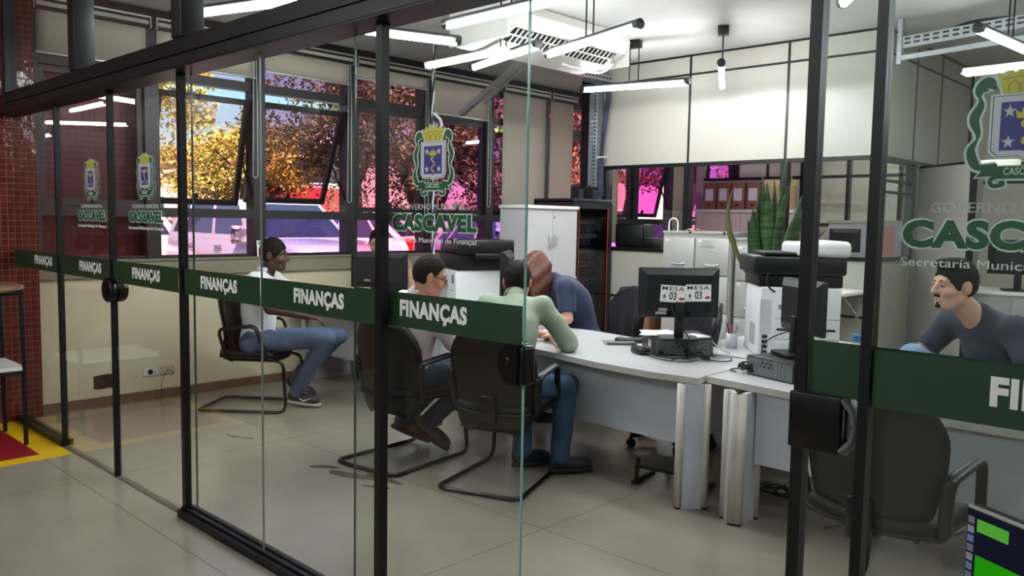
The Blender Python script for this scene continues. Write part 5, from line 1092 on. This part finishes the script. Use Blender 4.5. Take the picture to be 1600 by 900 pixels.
def stain(label, blobs, x, y):
    t = thing('floor_stain', label, 'stain', (x, y, 0)); rg = random.Random(int(x*-10)); b = MB()
    for i, (dx, dy, rx, ry, a) in enumerate(blobs):
        p = [(dx+(rx*math.cos(q)*math.cos(a)-ry*math.sin(q)*math.sin(a))*(1+.18*math.sin(3*q+i)+rg.uniform(-.06, .06)), dy+(rx*math.cos(q)*math.sin(a)+ry*math.sin(q)*math.cos(a))*(1+.18*math.sin(3*q+i)+rg.uniform(-.06, .06))) for q in [2*math.pi*k/22 for k in range(22)]]
        b.prism(p, 0, .0009+.0001*i)
    b.build('wet_patch', mat('wet_dirt', (92, 76, 60), .12, vary=.2, vscale=14), t)
stain('dark wet stain on the floor under the rear bar of the pink-shirted man\'s chair', [(-.1, .05, .16, .035, .2), (.02, -.08, .2, .04, .3), (.2, .02, .14, .04, .1), (-.24, -.1, .1, .03, .6), (.3, -.1, .09, .02, .5), (.15, .1, .1, .03, 0)], -4.12, 2.99)
stain('small dark stain on the floor left of the glass joint', [(0, 0, .1, .02, .2), (.1, .04, .05, .015, .5)], -5.42, 2.83)
# ---------------------------------------------------------------- computers and printers
M_pl = mat('black_plastic', (15, 16, 18), .42, spec=.4, vary=.08); M_pl2 = mat('dark_plastic', (22, 23, 26), .45, spec=.4, vary=.06); M_pw = mat('printer_white', (226, 227, 228), .4, vary=.01); M_pg = mat('printer_grey', (196, 198, 200), .45)
M_paper = mat('white_paper', (238, 238, 236), .7); M_ink = mat('black_ink', (18, 18, 20), .6); M_inkr = mat('red_ink', (150, 40, 44), .6)
def monitor(label, loc, rz, zc, w=.50, h=.30, stand=True, zt=.74):
    """screen centre zc above floor; local -Y is the back of the screen, +Y the picture side"""
    t = thing('computer_monitor', label, 'monitor', (loc[0], loc[1], zt), rz); z = zc-zt
    b = MB(); b.rbox(-w/2, w/2, -.012, .02, z-h/2, z+h/2, .008)
    e = (w/2-.05, h/2-.045); vs = [(-w/2+.006, -.010, z-h/2+.006), (w/2-.006, -.010, z-h/2+.006), (w/2-.006, -.010, z+h/2-.006), (-w/2+.006, -.010, z+h/2-.006), (-e[0], -.038, z-e[1]), (e[0], -.038, z-e[1]), (e[0], -.038, z+e[1]), (-e[0], -.038, z+e[1])]
    b.add(vs, [(4, 5, 6, 7), (0, 1, 5, 4), (1, 2, 6, 5), (2, 3, 7, 6), (3, 0, 4, 7)]); b.build('case', M_pl2, t)
    MB().box(-w/2+.012, w/2-.012, .0195, .0208, z-h/2+.018, z+h/2-.012).build('screen', mat('dark_screen', (14, 15, 18), .15), t)
    MB().box(-e[0]+.05, e[0]-.05, -.0392, -.038, z+e[1]-.02, z+e[1]-.012).build('vent_slot', M_ink, t)
    if stand:
        MB().rbox(-.028, .028, -.062, -.032, .012, z-.055, .006).build('neck', M_pl, t); b = MB(); b.prism(rounded([(-.12, -.14), (.12, -.14), (.12, .07), (-.12, .07)], .05), 0, .014); b.build('foot', M_pl, t)
    return t, z
def tower(label, loc, rz, z=.74, w=.34, d=.38, h=.115):
    """horizontal desktop computer, rear panel toward local -Y"""
    t = thing('desktop_computer', label, 'computer', (loc[0], loc[1], z), rz); MB().rbox(-w/2, w/2, -d/2, d/2, .004, h, .005).build('case', M_pl, t)
    p = MB().box(-w/2+.004, w/2-.004, -d/2-.003, -d/2, .008, h-.008).build('rear_panel', mat('zinc_panel', (112, 118, 118), .4, .5, vary=.05), t)
    MB().box(-w/2+.02, -w/2+.085, -d/2-.004, -d/2-.003, .03, h-.03).build('fan_grille', mat('grille_grey', (92, 100, 98), .6, vary=.3, vscale=160), p)
    MB().box(-w/2+.03, -w/2+.06, -d/2-.006, -d/2-.003, .014, .034).build('power_socket', M_ink, p)
    for k in range(4): MB().box(.045+k*.028, .063+k*.028, -d/2-.0045, -d/2-.003, .02, h-.018).build('slot_cover', mat('slot_grey', (116, 120, 118), .5, .4), p)
    for k in range(7): MB().rbox(-.07+k*.016, -.058+k*.016, -d/2-.006, -d/2-.003, .055+.02*(k % 2), .066+.02*(k % 2), .001).build('port', M_ink if k % 3 else mat('port_blue', (60, 70, 130), .5), p)
    MB().rbox(-w/2-.002, -w/2, -.1, -.02, .04, .085, .0005).build('asset_label', M_paper, t)
    for x in (-1, 1):
        for y in (-1, 1): MB().cyl((x*(w/2-.03), y*(d/2-.03), 0), (x*(w/2-.03), y*(d/2-.03), .006), .012).build('foot', M_ink, t)
    return t
def paper(label, x, y, z, rz=0, w=.21, h=.297, n=3, group=None):
    t = thing('paper_sheets', label, 'paper', (x, y, z), rz, group); rg = random.Random(int(x*-100)); b = MB()
    for i in range(n):
        a = rg.uniform(-.25, .25); c, s = math.cos(a), math.sin(a); o = .0012*i
        b.grid(lambda u, v: (((u-.5)*w)*c-((v-.5)*h)*s, ((u-.5)*w)*s+((v-.5)*h)*c, .0008+o+.006*(u*u)*rg.random()*.0+.004*i*max(0, u-.6)), 6, 2, .0004)
    b.build('sheet', M_paper, t); return t
TH = math.radians(43.5)      # screens here face the doorway squarely
tower('flat black desktop computer under the MESA monitor, rear ports showing', (-2.90, 4.63), math.radians(46), w=.38)
m, z = monitor('black monitor seen from behind, carrying two MESA 03 signs', (-2.78, 4.44), TH, 1.148, .505, .315, True, .859)
def sign(parent, x, z, w, h, a, y, withlogo=True):
    M = Matrix.Translation((x, y, z)) @ Matrix.Rotation(a, 4, 'Y'); b = MB(); b.box(-w/2, w/2, -.0015, 0, -h/2, h/2, M); o = b.build('table_sign', M_paper, parent); tag(o, 'white paper sign reading MESA 03')
    def tx(s, x0, z0, ww, hh, m, bold, nm):
        me = lettering(s, ww, hh, bold, .0006, .22 if s == 'MESA' else 0.); me.materials.append(m); q = inst(nm, me, o); q.matrix_local = M @ Matrix.Translation((x0, -.0017, z0))
    tx('MESA', -w*.44, h*.19, w*.88, h*.24, M_ink, .006, 'sign_word'); tx('03', -w*.14, -h*.36, w*.28, h*.46, M_ink, .015, 'sign_number')
    g = MB(); g.box(-w*.38, -w*.29, -.0019, -.0015, -h*.28, -h*.14, M).box(-w*.42, -w*.24, -.0019, -.0015, -h*.41, -h*.385, M).prism([(-w*.40, -h*.14), (-w*.335, -h*.05), (-w*.27, -h*.14)], .0015, .0019, M @ FRONT); g.build('small_emblem', mat('emblem_grey', (70, 70, 72), .6), o)
    g = MB(); g.add([(w*.25, -.0019, -h*.34), (w*.45, -.0019, -h*.34), (w*.47, -.0019, -h*.20), (w*.28, -.0019, -h*.20)], [(0, 1, 2, 3)], False, M); g.build('red_mark', M_inkr, o)
    return o
sign(m, -.042, z-.005, .156, .106, math.radians(3), -.042); sign(m, .116, z+.003, .158, .106, math.radians(-1), -.0425)
MB().rbox(-.13, -.075, -.041, -.038, z-.115, z-.095, .001).rbox(-.148, -.08, -.041, -.038, z-.135, z-.118, .001).build('rear_label', mat('label_silver', (150, 152, 150), .5), m)
b = MB(); b.tube(catmull([(-.05, -.04, z-.09), (-.02, -.09, z-.17), (.06, -.12, z-.28), (.10, -.14, -.06)], 6), .004, 6).tube(catmull([(.05, -.04, z-.08), (.10, -.06, z-.18), (.20, -.06, z-.26), (.16, -.2, -.06)], 6), .004, 6); b.build('cable', M_ink, m)
paper('crumpled white sheets on the flat computer, left of the monitor neck', -2.98, 4.52, .861, .6, .2, .26, 4)
paper('loose white sheets on the flat computer, right of the monitor neck', -2.74, 4.60, .861, 1.2, .12, .16, 3)
t = thing('power_brick', 'black power brick with plug in front of the flat computer', 'power adapter', (-3.00, 4.36, .742), math.radians(60)); MB().rbox(-.035, .035, -.075, .075, 0, .042, .01).build('brick', M_pl, t)
b = MB(); b.tube(catmull([(.0, -.07, .02), (.05, -.13, .012), (.12, -.14, .008), (.2, -.1, .008)], 6), .005, 6); b.build('cord', M_ink, t)
def coil(label, x, y, z, seed, R=.07, n=5, m=None, loose=(), extra=None):
    rg = random.Random(seed); t = thing('cable_coil', label, 'cables', (x, y, z)); b = MB(); P = []
    for i in range(n*12): a = 2*math.pi*i/12; r = R*(.75+.3*rg.random()); P.append((r*math.cos(a), r*.62*math.sin(a), .008+.045*rg.random()+.004*(i//12)))
    b.tube(catmull(P, 3), .0042, 6); b.build('coil', m or M_ink, t)
    for l in loose: c = MB(); c.tube(catmull(l, 6), .0035, 6); c.build('loose_end', m or M_ink, t)
    if extra: e = MB(); e.tube(catmull(extra, 6), .007, 6); e.build('blue_lead', mat('blue_lead', (46, 74, 128), .5), t)
coil('tangled black cables in front of the flat computer, below the MESA signs', -2.62, 4.42, .742, 4, .085, 5, None, [[(-.05, -.02, .01), (-.14, -.1, .006), (-.24, -.08, .006), (-.30, -.02, .006), (-.33, .05, .02)], [(.03, -.04, .01), (.02, -.13, .006), (-.12, -.18, .006), (-.30, -.10, .006)], [(.06, .0, .01), (.14, .04, .006), (.17, .12, .006), (.12, .2, .006)], [(-.02, -.05, .01), (-.06, -.10, .015), (-.08, -.16, .01)]])
coil('black and blue cables bundled in front of the second computer, right desk', -2.17, 4.27, .742, 8, .085, 6, None, [[(-.06, .0, .01), (-.12, .05, .006), (-.13, -.02, .006), (-.07, -.06, .006)], [(.04, .02, .05), (.02, .08, .16), (.08, .16, .22), (.2, .24, .26)]], [(-.03, -.02, .04), (.02, -.04, .055), (.07, -.02, .045)])
t = thing('mouse_pad', 'grey mouse pad with wrist rest on the long desk', 'mouse pad', (-3.36, 4.63, .741), math.radians(46)); b = MB(); b.prism(rounded([(-.11, -.10), (.11, -.10), (.11, .12), (-.11, .12)], .02), 0, .004); b.build('pad', mat('pad_grey', (120, 120, 114), .8), t); MB().rbox(-.10, .10, -.10, -.045, .004, .022, .01).build('wrist_rest', mat('rest_grey', (104, 106, 100), .6), t)
t = thing('computer_mouse', 'black computer mouse resting on the grey mouse pad', 'mouse', (-3.36, 4.66, .746), math.radians(100)); s = SDF((-.07, -.09, -.01), (.07, .09, .06), .004); s.ell((0, 0, .004), (.031, .056, .034), k=0); s.cut((0, 0, 0), (0, 0, -1)); s.build('shell', M_pl, t)
b = MB(); b.tube(catmull([(0, .05, .012), (.04, .12, .006), (.0, .25, .002), (-.12, .36, .002)], 6) if False else catmull([(0, -.05, .012), (.06, -.12, .0), (.1, -.22, -.002), (.05, -.40, -.002)], 6), .0025, 5); b.build('cord', M_ink, t)
t = thing('keyboard', 'black keyboard edge showing left of the flat computer', 'keyboard', (-3.28, 4.83, .741), math.radians(52)); MB().rbox(-.21, .21, -.065, .065, 0, .02, .006).build('base', M_pl, t)
for k in range(5): MB().rbox(-.2, .2, -.055+k*.023, -.037+k*.023, .02, .025, .002).build('key_row', M_pl2, t)
paper('white sheet under the hands of the auburn-haired woman', -4.02, 4.72, .741, .5, n=2)
t = thing('pen_cup', 'clear pen holder with blue and pink pens beside the big printer', 'pen holder', (-2.73, 5.05, .741)); b = MB(); b.lathe([(0, 0), (.036, 0), (.04, .10), (.037, .10), (.033, .004), (0, .004)], 20); b.build('cup', mat('clear_plastic', (196, 200, 206), .15), t)
for k, (c, a) in enumerate((((60, 150, 160), .3), ((224, 70, 110), 2.2), ((40, 40, 44), 4.0))): b = MB(); b.tube([(.0, .0, .01), (.035*math.cos(a), .035*math.sin(a), .15+.01*k)], [.005, .005], 8); o = b.build('pen', mat('pen_%d' % k, c, .4), t)
t = thing('phone_stand', 'clear acrylic phone stand at the corner of the flat computer', 'stand', (-2.60, 4.66, .741), .8); b = MB(); b.bar((-.06, 0, .10), (.05, 0, .02), .09, .005).bar((.05, 0, .02), (.06, 0, .05), .09, .005).bar((-.04, 0, .003), (.06, 0, .003), .09, .005); b.build('stand', mat('acrylic', (190, 198, 200), .1), t)
# big printer on the side desk
def printer(t, w=.50, d=.48, flip=1, adf=True):
    """rear of the machine toward local -Y"""
    b = MB(); b.rbox(-w/2, w/2, -d/2, d/2, 0, .45, .012); o = b.build('body', M_pw, t)
    for z0 in (.12, .25): MB().box(-w/2+.10, w/2-.004, -d/2-.0012, -d/2, z0, z0+.003).build('seam', mat('seam_grey', (120, 122, 124), .6), o)
    MB().rbox(-w/2+.11, w/2-.03, -d/2-.003, -d/2, .175, .19, .001).build('rear_slot', M_ink, o); MB().rbox(-w/2+.10, w/2-.04, -d/2-.02, -d/2, .02, .11, .006).build('rear_flap', M_pg, o)
    MB().box(-w/2+.004, -w/2+.075, -d/2-.0015, -d/2, .16, .37).build('port_panel', M_pg, o)
    for k in range(4): MB().rbox(-w/2+.02, -w/2+.055, -d/2-.004, -d/2, .03+k*.032, .05+k*.032, .002).build('port', M_ink, o)
    MB().box(-w/2+.115, -w/2+.145, -d/2-.0012, -d/2, .31, .34).build('rating_label', mat('label_grey', (130, 132, 134), .6, vary=.5, vscale=400), o)
    for s in (-1, 1):
        for k in range(9): MB().box(s*w/2-.0008, s*w/2+.0008, -.12+k*.02, -.11+k*.02, .06, .20).build('side_vent', mat('vent_grey', (150, 152, 154), .6), o)
    MB().rbox(-w/2-.01, w/2+.01, -d/2+.02, d/2, .45, .53, .01).build('output_bay', M_pl, t)
    MB().rbox(-w/2-.05, w/2+.02, -d/2-.02, d/2+.01, .53, .645, .015).build('scanner', M_pl, t)
    if adf: MB().rbox(-w*.08, w/2+.03, -d/2-.03, d/2-.05, .645, .735, .03, 4).rbox(w*.22, w/2+.04, -d/2-.035, d/2-.05, .64, .745, .035, 4).build('document_feeder', M_pw, t); MB().rbox(-w/2+.02, -w*.06, -d/2, d/2-.08, .65, .67, .006).build('feeder_tray', M_pl, t)
    return t
t = thing('printer', 'large white printer with black scanner and white lid, seen from behind', 'printer', (-2.37, 5.16, .741), math.radians(38)); printer(t)
b = MB(); b.tube(catmull([(-.20, -.25, .55), (-.22, -.27, .50), (-.20, -.26, .45), (-.16, -.24, .42)], 6), .006, 6); b.build('cable', M_ink, t)
# second printer near the windows
t = thing('office_printer', 'tall white printer with black top beside the pink-shirted man', 'printer', (-5.02, 4.82, 0), math.radians(-25))
MB().rbox(-.25, .25, -.25, .25, .12, 1.17, .012).build('body', M_pw, t)
for z0 in (.5, .78, 1.0): MB().box(-.24, .24, -.2515, -.25, z0, z0+.004).build('seam', MATS['seam_grey'], t)
MB().box(-.2, .02, -.2515, -.25, .86, 1.12).build('access_panel', M_pg, t); MB().box(.14, .20, -.252, -.25, 1.06, 1.13).build('rating_label', MATS['label_grey'], t)
MB().rbox(-.24, .26, -.25, .25, 1.17, 1.30, .012).build('output_bay', M_pl, t); MB().rbox(-.24, .30, -.24, .24, 1.30, 1.42, .015).build('scanner', M_pl, t); MB().rbox(.25, .36, -.12, .2, 1.27, 1.31, .008).build('output_tray', M_pl, t); MB().rbox(-.38, -.22, -.2, .2, 1.28, 1.35, .012).build('control_panel', M_pl, t)
for x in (-.2, .2):
    for y in (-.2, .2): MB().cyl((x-.015, y, .04), (x+.015, y, .04), .04).build('castor', M_black, t); 
MB().box(-.22, .22, -.22, .22, .07, .12).build('plinth', M_pl, t)
monitor('black monitor turned edge-on in front of the man with glasses', (-4.13, 4.28), math.radians(128), 1.205, .50, .31, True, .74)
m2, z2 = monitor('black monitor seen from behind on the desk by the windows', (-5.82, 4.42), TH, 1.13, .50, .31, True, .74)
MB().box(-.235, -.185, -.0125, -.012, z2-.12, z2-.06).build('paper_label', M_paper, m2); MB().rbox(-.13, -.08, -.041, -.038, z2-.10, z2-.085, .001).build('rear_label', MATS['label_silver'], m2)
t = thing('paper_cone', 'folded white paper standing on the desk before the man in white', 'paper', (-6.17, 4.38, .741), .4); b = MB(); b.add([(-.06, 0, 0), (.06, 0, 0), (.02, .04, .16), (0, -.05, 0)], [(0, 1, 2), (0, 2, 3), (1, 3, 2)]); b.build('sheet', M_paper, t)
t = thing('table_sign', 'white MESA sign propped on the window sill behind the man in white', 'sign', (-6.985, 3.98, 1.206), math.radians(78)); b = MB(); M = Matrix.Rotation(-.15, 4, 'X'); b.box(-.08, .08, -.001, .001, 0, .15, M); o = b.build('card', M_paper, t)
me = lettering('MESA', .13, .028, .03); me.materials.append(M_ink); q = inst('sign_word', me, t); q.matrix_local = M @ Matrix.Translation((-.065, -.0016, .11))
# right desk: second computer and monitor
tower('black desktop computer standing on the right desk behind the black stile', (-1.98, 4.35), math.radians(-18), .74, .34, .34, .11)
monitor('dark monitor on the right desk, seen from behind between printer and stile', (-1.97, 4.44), math.radians(-38), 1.13, .46, .30, True, .855)
t = thing('water_bottle', 'clear plastic water bottle beside the big printer', 'bottle', (-2.40, 4.86, .741)); b = MB(); b.lathe([(0, 0), (.03, 0), (.032, .02), (.030, .10), (.024, .13), (.012, .15), (.012, .165), (0, .165)], 24); b.build('bottle', glass('bottle_clear', (.9, .92, .92), .08, .7), t); b = MB(); b.cyl((0, 0, .165), (0, 0, .18), .014); b.build('cap', M_white, t)
t = thing('water_bottle', 'bottle with blue cap on the desk in front of the man with goatee', 'bottle', (-1.80, 4.80, .741)); b = MB(); b.lathe([(0, 0), (.034, 0), (.036, .02), (.034, .13), (.026, .17), (.02, .185), (0, .185)], 24); b.build('bottle', MATS['bottle_clear'], t); b = MB(); b.cyl((0, 0, .18), (0, 0, .215), .024, seg=20); b.build('cap', mat('blue_cap', (56, 128, 190), .4), t)
paper('papers on the side desk in front of the man with goatee', -1.82, 5.15, .741, .3, n=3)
# worktop shelf behind the printer
t = thing('wall_shelf', 'pale worktop shelf on the office partition behind the printer', 'shelf', (-2.85, 7.05, 0)); MB().rbox(-.42, .20, -.28, .27, 1.0, 1.03, .003).build('board', M_white, t); b = MB()
for x in (-.3, .1): b.bar((x, .27, .78), (x, -.1, .995), .02, .02).box(x-.01, x+.01, .25, .275, .75, 1.0)
b.build('bracket', M_panel_g, t)
paper('papers and a black pouch on the pale worktop shelf', -2.95, 6.95, 1.031, .4, n=4)
# ---------------------------------------------------------------- floor things under the desks
t = thing('footrest', 'black footrest on the floor under the long desk', 'footrest', (-2.62, 4.2, 0), math.radians(8)); b = MB(); b.bar((-.18, 0, .12), (.18, 0, .12), .28, .02).bar((-.19, -.12, 0.01), (-.19, -.1, .16), .02, .02).bar((.19, -.12, 0.01), (.19, -.1, .16), .02, .02).bar((-.2, -.14, .012), (-.2, .14, .012), .025, .024).bar((.2, -.14, .012), (.2, .14, .012), .025, .024); b.build('frame', M_black, t)
coil('black power strip and cables on the floor between the desks', -2.12, 4.45, .002, 21, .12, 5, None, [[(.1, 0, .01), (.3, .1, .02), (.5, -.1, .01), (.45, -.3, .01)], [(.0, .05, .01), (.2, .4, .2), (.5, .5, .15), (.8, .5, .25)]])
t = thing('cardboard_box', 'brown cardboard box on the floor beside the network rack', 'box', (-4.78, 6.95, 0), .1); MB().box(-.17, .17, -.15, .15, 0, .84).build('box', mat('cardboard', (128, 90, 62), .85, vary=.05), t); MB().box(-.17, .17, -.02, .02, .84, .841).build('tape', mat('packing_tape', (176, 140, 96), .3), t)
# ---------------------------------------------------------------- inside the glazed office
t = thing('cupboard', 'pink-tinged low cupboard with box files on top, inside the glazed office', 'cupboard', (-5.90, 11.25, 0)); M_pinkc = mat('office_cupboard', (206, 184, 184), .45, vary=.02)
MB().box(-.75, .75, -.2, .22, .0, 1.76).build('body', M_pinkc, t); MB().box(-.77, .77, -.23, .23, 1.76, 1.80).build('top', M_white, t)
for s in (-1, 1):
    d = MB().box(min(s*.004, s*.74), max(s*.004, s*.74), -.22, -.2, .05, 1.75).build('door', M_pinkc, t); h = MB(); h.tube(catmull([(s*.05, -.22, 1.2), (s*.08, -.25, 1.28), (s*.05, -.22, 1.36)], 5), .008, 8); h.build('handle', M_alum, d)
for k in range(4):
    t = thing('box_file', ['brown box file leftmost on the office cupboard', 'brown box file second from the left on the office cupboard', 'brown box file third from the left on the office cupboard', 'brown box file beside the cardboard carton on the office cupboard'][k], 'box file', (-6.45+k*.235, 11.2, 1.801), random.uniform(-.05, .05), 'brown box files on the office cupboard'); MB().rbox(-.10, .10, -.13, .13, 0, .40, .004).build('case', mat('box_file_brown', (126, 78, 66), .6, vary=.06), t)
    MB().box(-.065, .065, -.132, -.13, .13, .31).build('spine_label', mat('label_lilac', (206, 196, 216), .6), t); MB().cyl((0, -.131, .07), (0, -.133, .07), .022, seg=14).build('finger_hole', M_ink, t)
t = thing('carton', 'buff archive carton with lid at the right end of the office cupboard', 'box', (-5.38, 11.2, 1.801)); MB().box(-.17, .17, -.13, .13, 0, .36).build('carton', mat('buff_card', (178, 150, 112), .8), t); MB().box(-.18, .18, -.14, .14, .34, .43).build('lid', mat('buff_card_lid', (190, 164, 124), .8), t)
t = thing('window_counter', 'dark counter shelf inside the glazed office by the pink window', 'shelf', (-5.1, 7.62, 0)); MB().box(-.45, .5, -.22, .3, 1.27, 1.31).build('board', M_black, t)
for x in (-.4, .45): MB().box(x-.02, x+.02, -.2, .28, 0, 1.27).build('support', M_black, t)
t = thing('desk_printer', 'black desk printer on the counter inside the glazed office', 'printer', (-5.30, 7.62, 1.311), .2); b = MB(); b.rbox(-.22, .12, -.17, .17, 0, .26, .02).rbox(.05, .32, -.15, .15, 0, .10, .015); b.build('body', M_pl, t); MB().rbox(.1, .3, -.13, .13, .102, .106, .001).build('paper_tray', mat('tray_sheen', (150, 160, 176), .3), t)
t = thing('orchid', 'small leafy orchid on the counter inside the glazed office', 'plant', (-4.93, 7.70, 1.311)); b = MB(); b.lathe([(0, 0), (.04, 0), (.055, .09), (.045, .09), (0, .08)], 18); b.build('pot', M_white, t); b = MB()
for k in range(7): a = k*.9; blade(b, (0, 0, .08), (.14*math.cos(a), .14*math.sin(a), .12+.02*(k % 3)), (0, 0, .05), .05, a+1.57)
b.build('leaves', mat('orchid_leaf', (66, 92, 44), .4, vary=.15), t); b = MB(); b.tube(catmull([(0, 0, .08), (.02, 0, .25), (.1, .02, .40), (.16, .02, .44)], 6), .003, 6); b.build('stem', mat('orchid_stem', (92, 80, 60), .6), t)
# furniture seen through the side glazing
t = thing('partition_screen', 'lilac-grey desk screen inside the glazed office', 'screen', (-3.0, 9.4, 0)); MB().box(-.9, .3, -.02, .02, .1, 1.62).build('panel', mat('lilac_fabric', (170, 166, 178), .8), t); MB().box(-.92, .32, -.03, .03, 1.62, 1.65).build('top_rail', M_panel_g, t); MB().box(-.9, -.85, -.2, .2, 0, .1).box(.25, .3, -.2, .2, 0, .1).build('foot', M_black, t)
t = thing('office_desk', 'small desk inside the glazed office holding a dark screen', 'desk', (-3.10, 8.4, 0)); MB().box(-.45, .4, -.3, .3, 1.20, 1.23).build('desktop', M_white, t)
for x in (-.42, .37): MB().box(x-.02, x+.02, -.28, .28, 0, 1.2).build('leg', M_panel_g, t)
monitor('dark screen inside the glazed office, left of the pink folder', (-3.3, 8.35), math.radians(30), 1.44, .30, .24, True, 1.231)
t = thing('folder', 'pink folder standing inside the glazed office', 'folder', (-2.88, 8.25, 1.231), .3); MB().rbox(-.09, .09, -.02, .02, 0, .36, .003).build('cover', mat('pink_folder', (206, 140, 136), .6), t)
# ---------------------------------------------------------------- behind the man with goatee
t = thing('filing_cabinet', 'grey cabinet behind the man with goatee', 'cabinet', (-1.5, 8.2, 0)); MB().box(-.75, .9, -.25, .25, .0, 1.02).build('case', M_panel_g, t); MB().box(-.77, .92, -.27, .27, 1.02, 1.05).build('top', M_white, t)
for k in range(3): MB().rbox(-.74+k*.55, -.21+k*.55, -.262, -.25, .05, .99, .004).build('door', mat('cabinet_grey', (140, 138, 138), .5, vary=.03), t)
monitor('dark monitor on the grey cabinet, left of the pair behind the man', (-1.72, 8.15), math.radians(20), 1.34, .46, .30, True, 1.051); monitor('dark monitor on the grey cabinet, right of the pair behind the man', (-1.18, 8.15), math.radians(8), 1.36, .46, .30, True, 1.051)
# ---------------------------------------------------------------- foreground computer in the corridor
t = thing('corridor_desk', 'corridor desk below the frame carrying the green screen', 'desk', (-.02, 1.12, 0)); MB().rbox(-.55, .7, -.35, .25, .705, .735, .004).build('desktop', M_white, t)
for x in (-.5, .65): MB().box(x-.02, x+.02, -.3, .2, 0, .705).build('leg', M_panel_g, t)
a0 = Vector((-.385, 1.575, 0)); dr = Vector((.873, -.487, 0)); rz = math.atan2(dr.y, dr.x); W_, H_ = .53, .33
t = thing('computer_screen', 'black screen showing a green picture at the lower right corner', 'monitor', (*(a0+dr*W_/2).to_tuple()[:2], .736), rz)
zt = 1.098-.736; q = Vector((0, -1, 0))
MB().rbox(-W_/2, W_/2, 0, .03, zt-H_, zt, .006).build('case', M_pl, t); MB().box(-W_/2+.004, W_/2-.004, -.001, .004, zt-.004, zt+.001).build('edge_highlight', M_alum, t)  # pale strip paints in the highlight along the top of the frame
MB().box(-W_/2+.006, W_/2-.006, -.002, 0, zt-H_+.012, zt-.008).build('display', emission('screen_dark', (.004, .005, .010), 1), t)
MB().box(-W_/2+.026, W_/2-.01, -.003, -.002, zt-H_+.015, zt-.082).build('green_picture', emission('screen_green', (.010, .16, .002), 1.0), t)
o = MB().box(-W_/2+.026, -W_/2+.088, -.003, -.002, zt-.040, zt-.018).build('green_banner', emission('screen_green2', (.045, .20, .02), 1.0), t)
for k in range(8): MB().rbox(-W_/2+.007, -W_/2+.020, -.003, -.002, zt-.030-k*.0165, zt-.017-k*.0165, .002).build('icon', emission('screen_icon_%d' % (k % 3), [(.06, .06, .08), (.10, .10, .12), (.05, .07, .13)][k % 3], 1), t)
b = MB(); b.lathe([(0, -.0005), (.02, 0)], 20, Matrix.Translation((.06, -.0032, zt-.065)) @ FRONT); b.build('pointer_blob', emission('screen_white', (.4, .4, .4), 1), t)
MB().rbox(-.03, .03, .03, .06, .01, .22, .006).build('neck', M_pl, t); MB().rbox(-.12, .12, -.06, .12, 0, .014, .006).build('foot', M_pl, t)
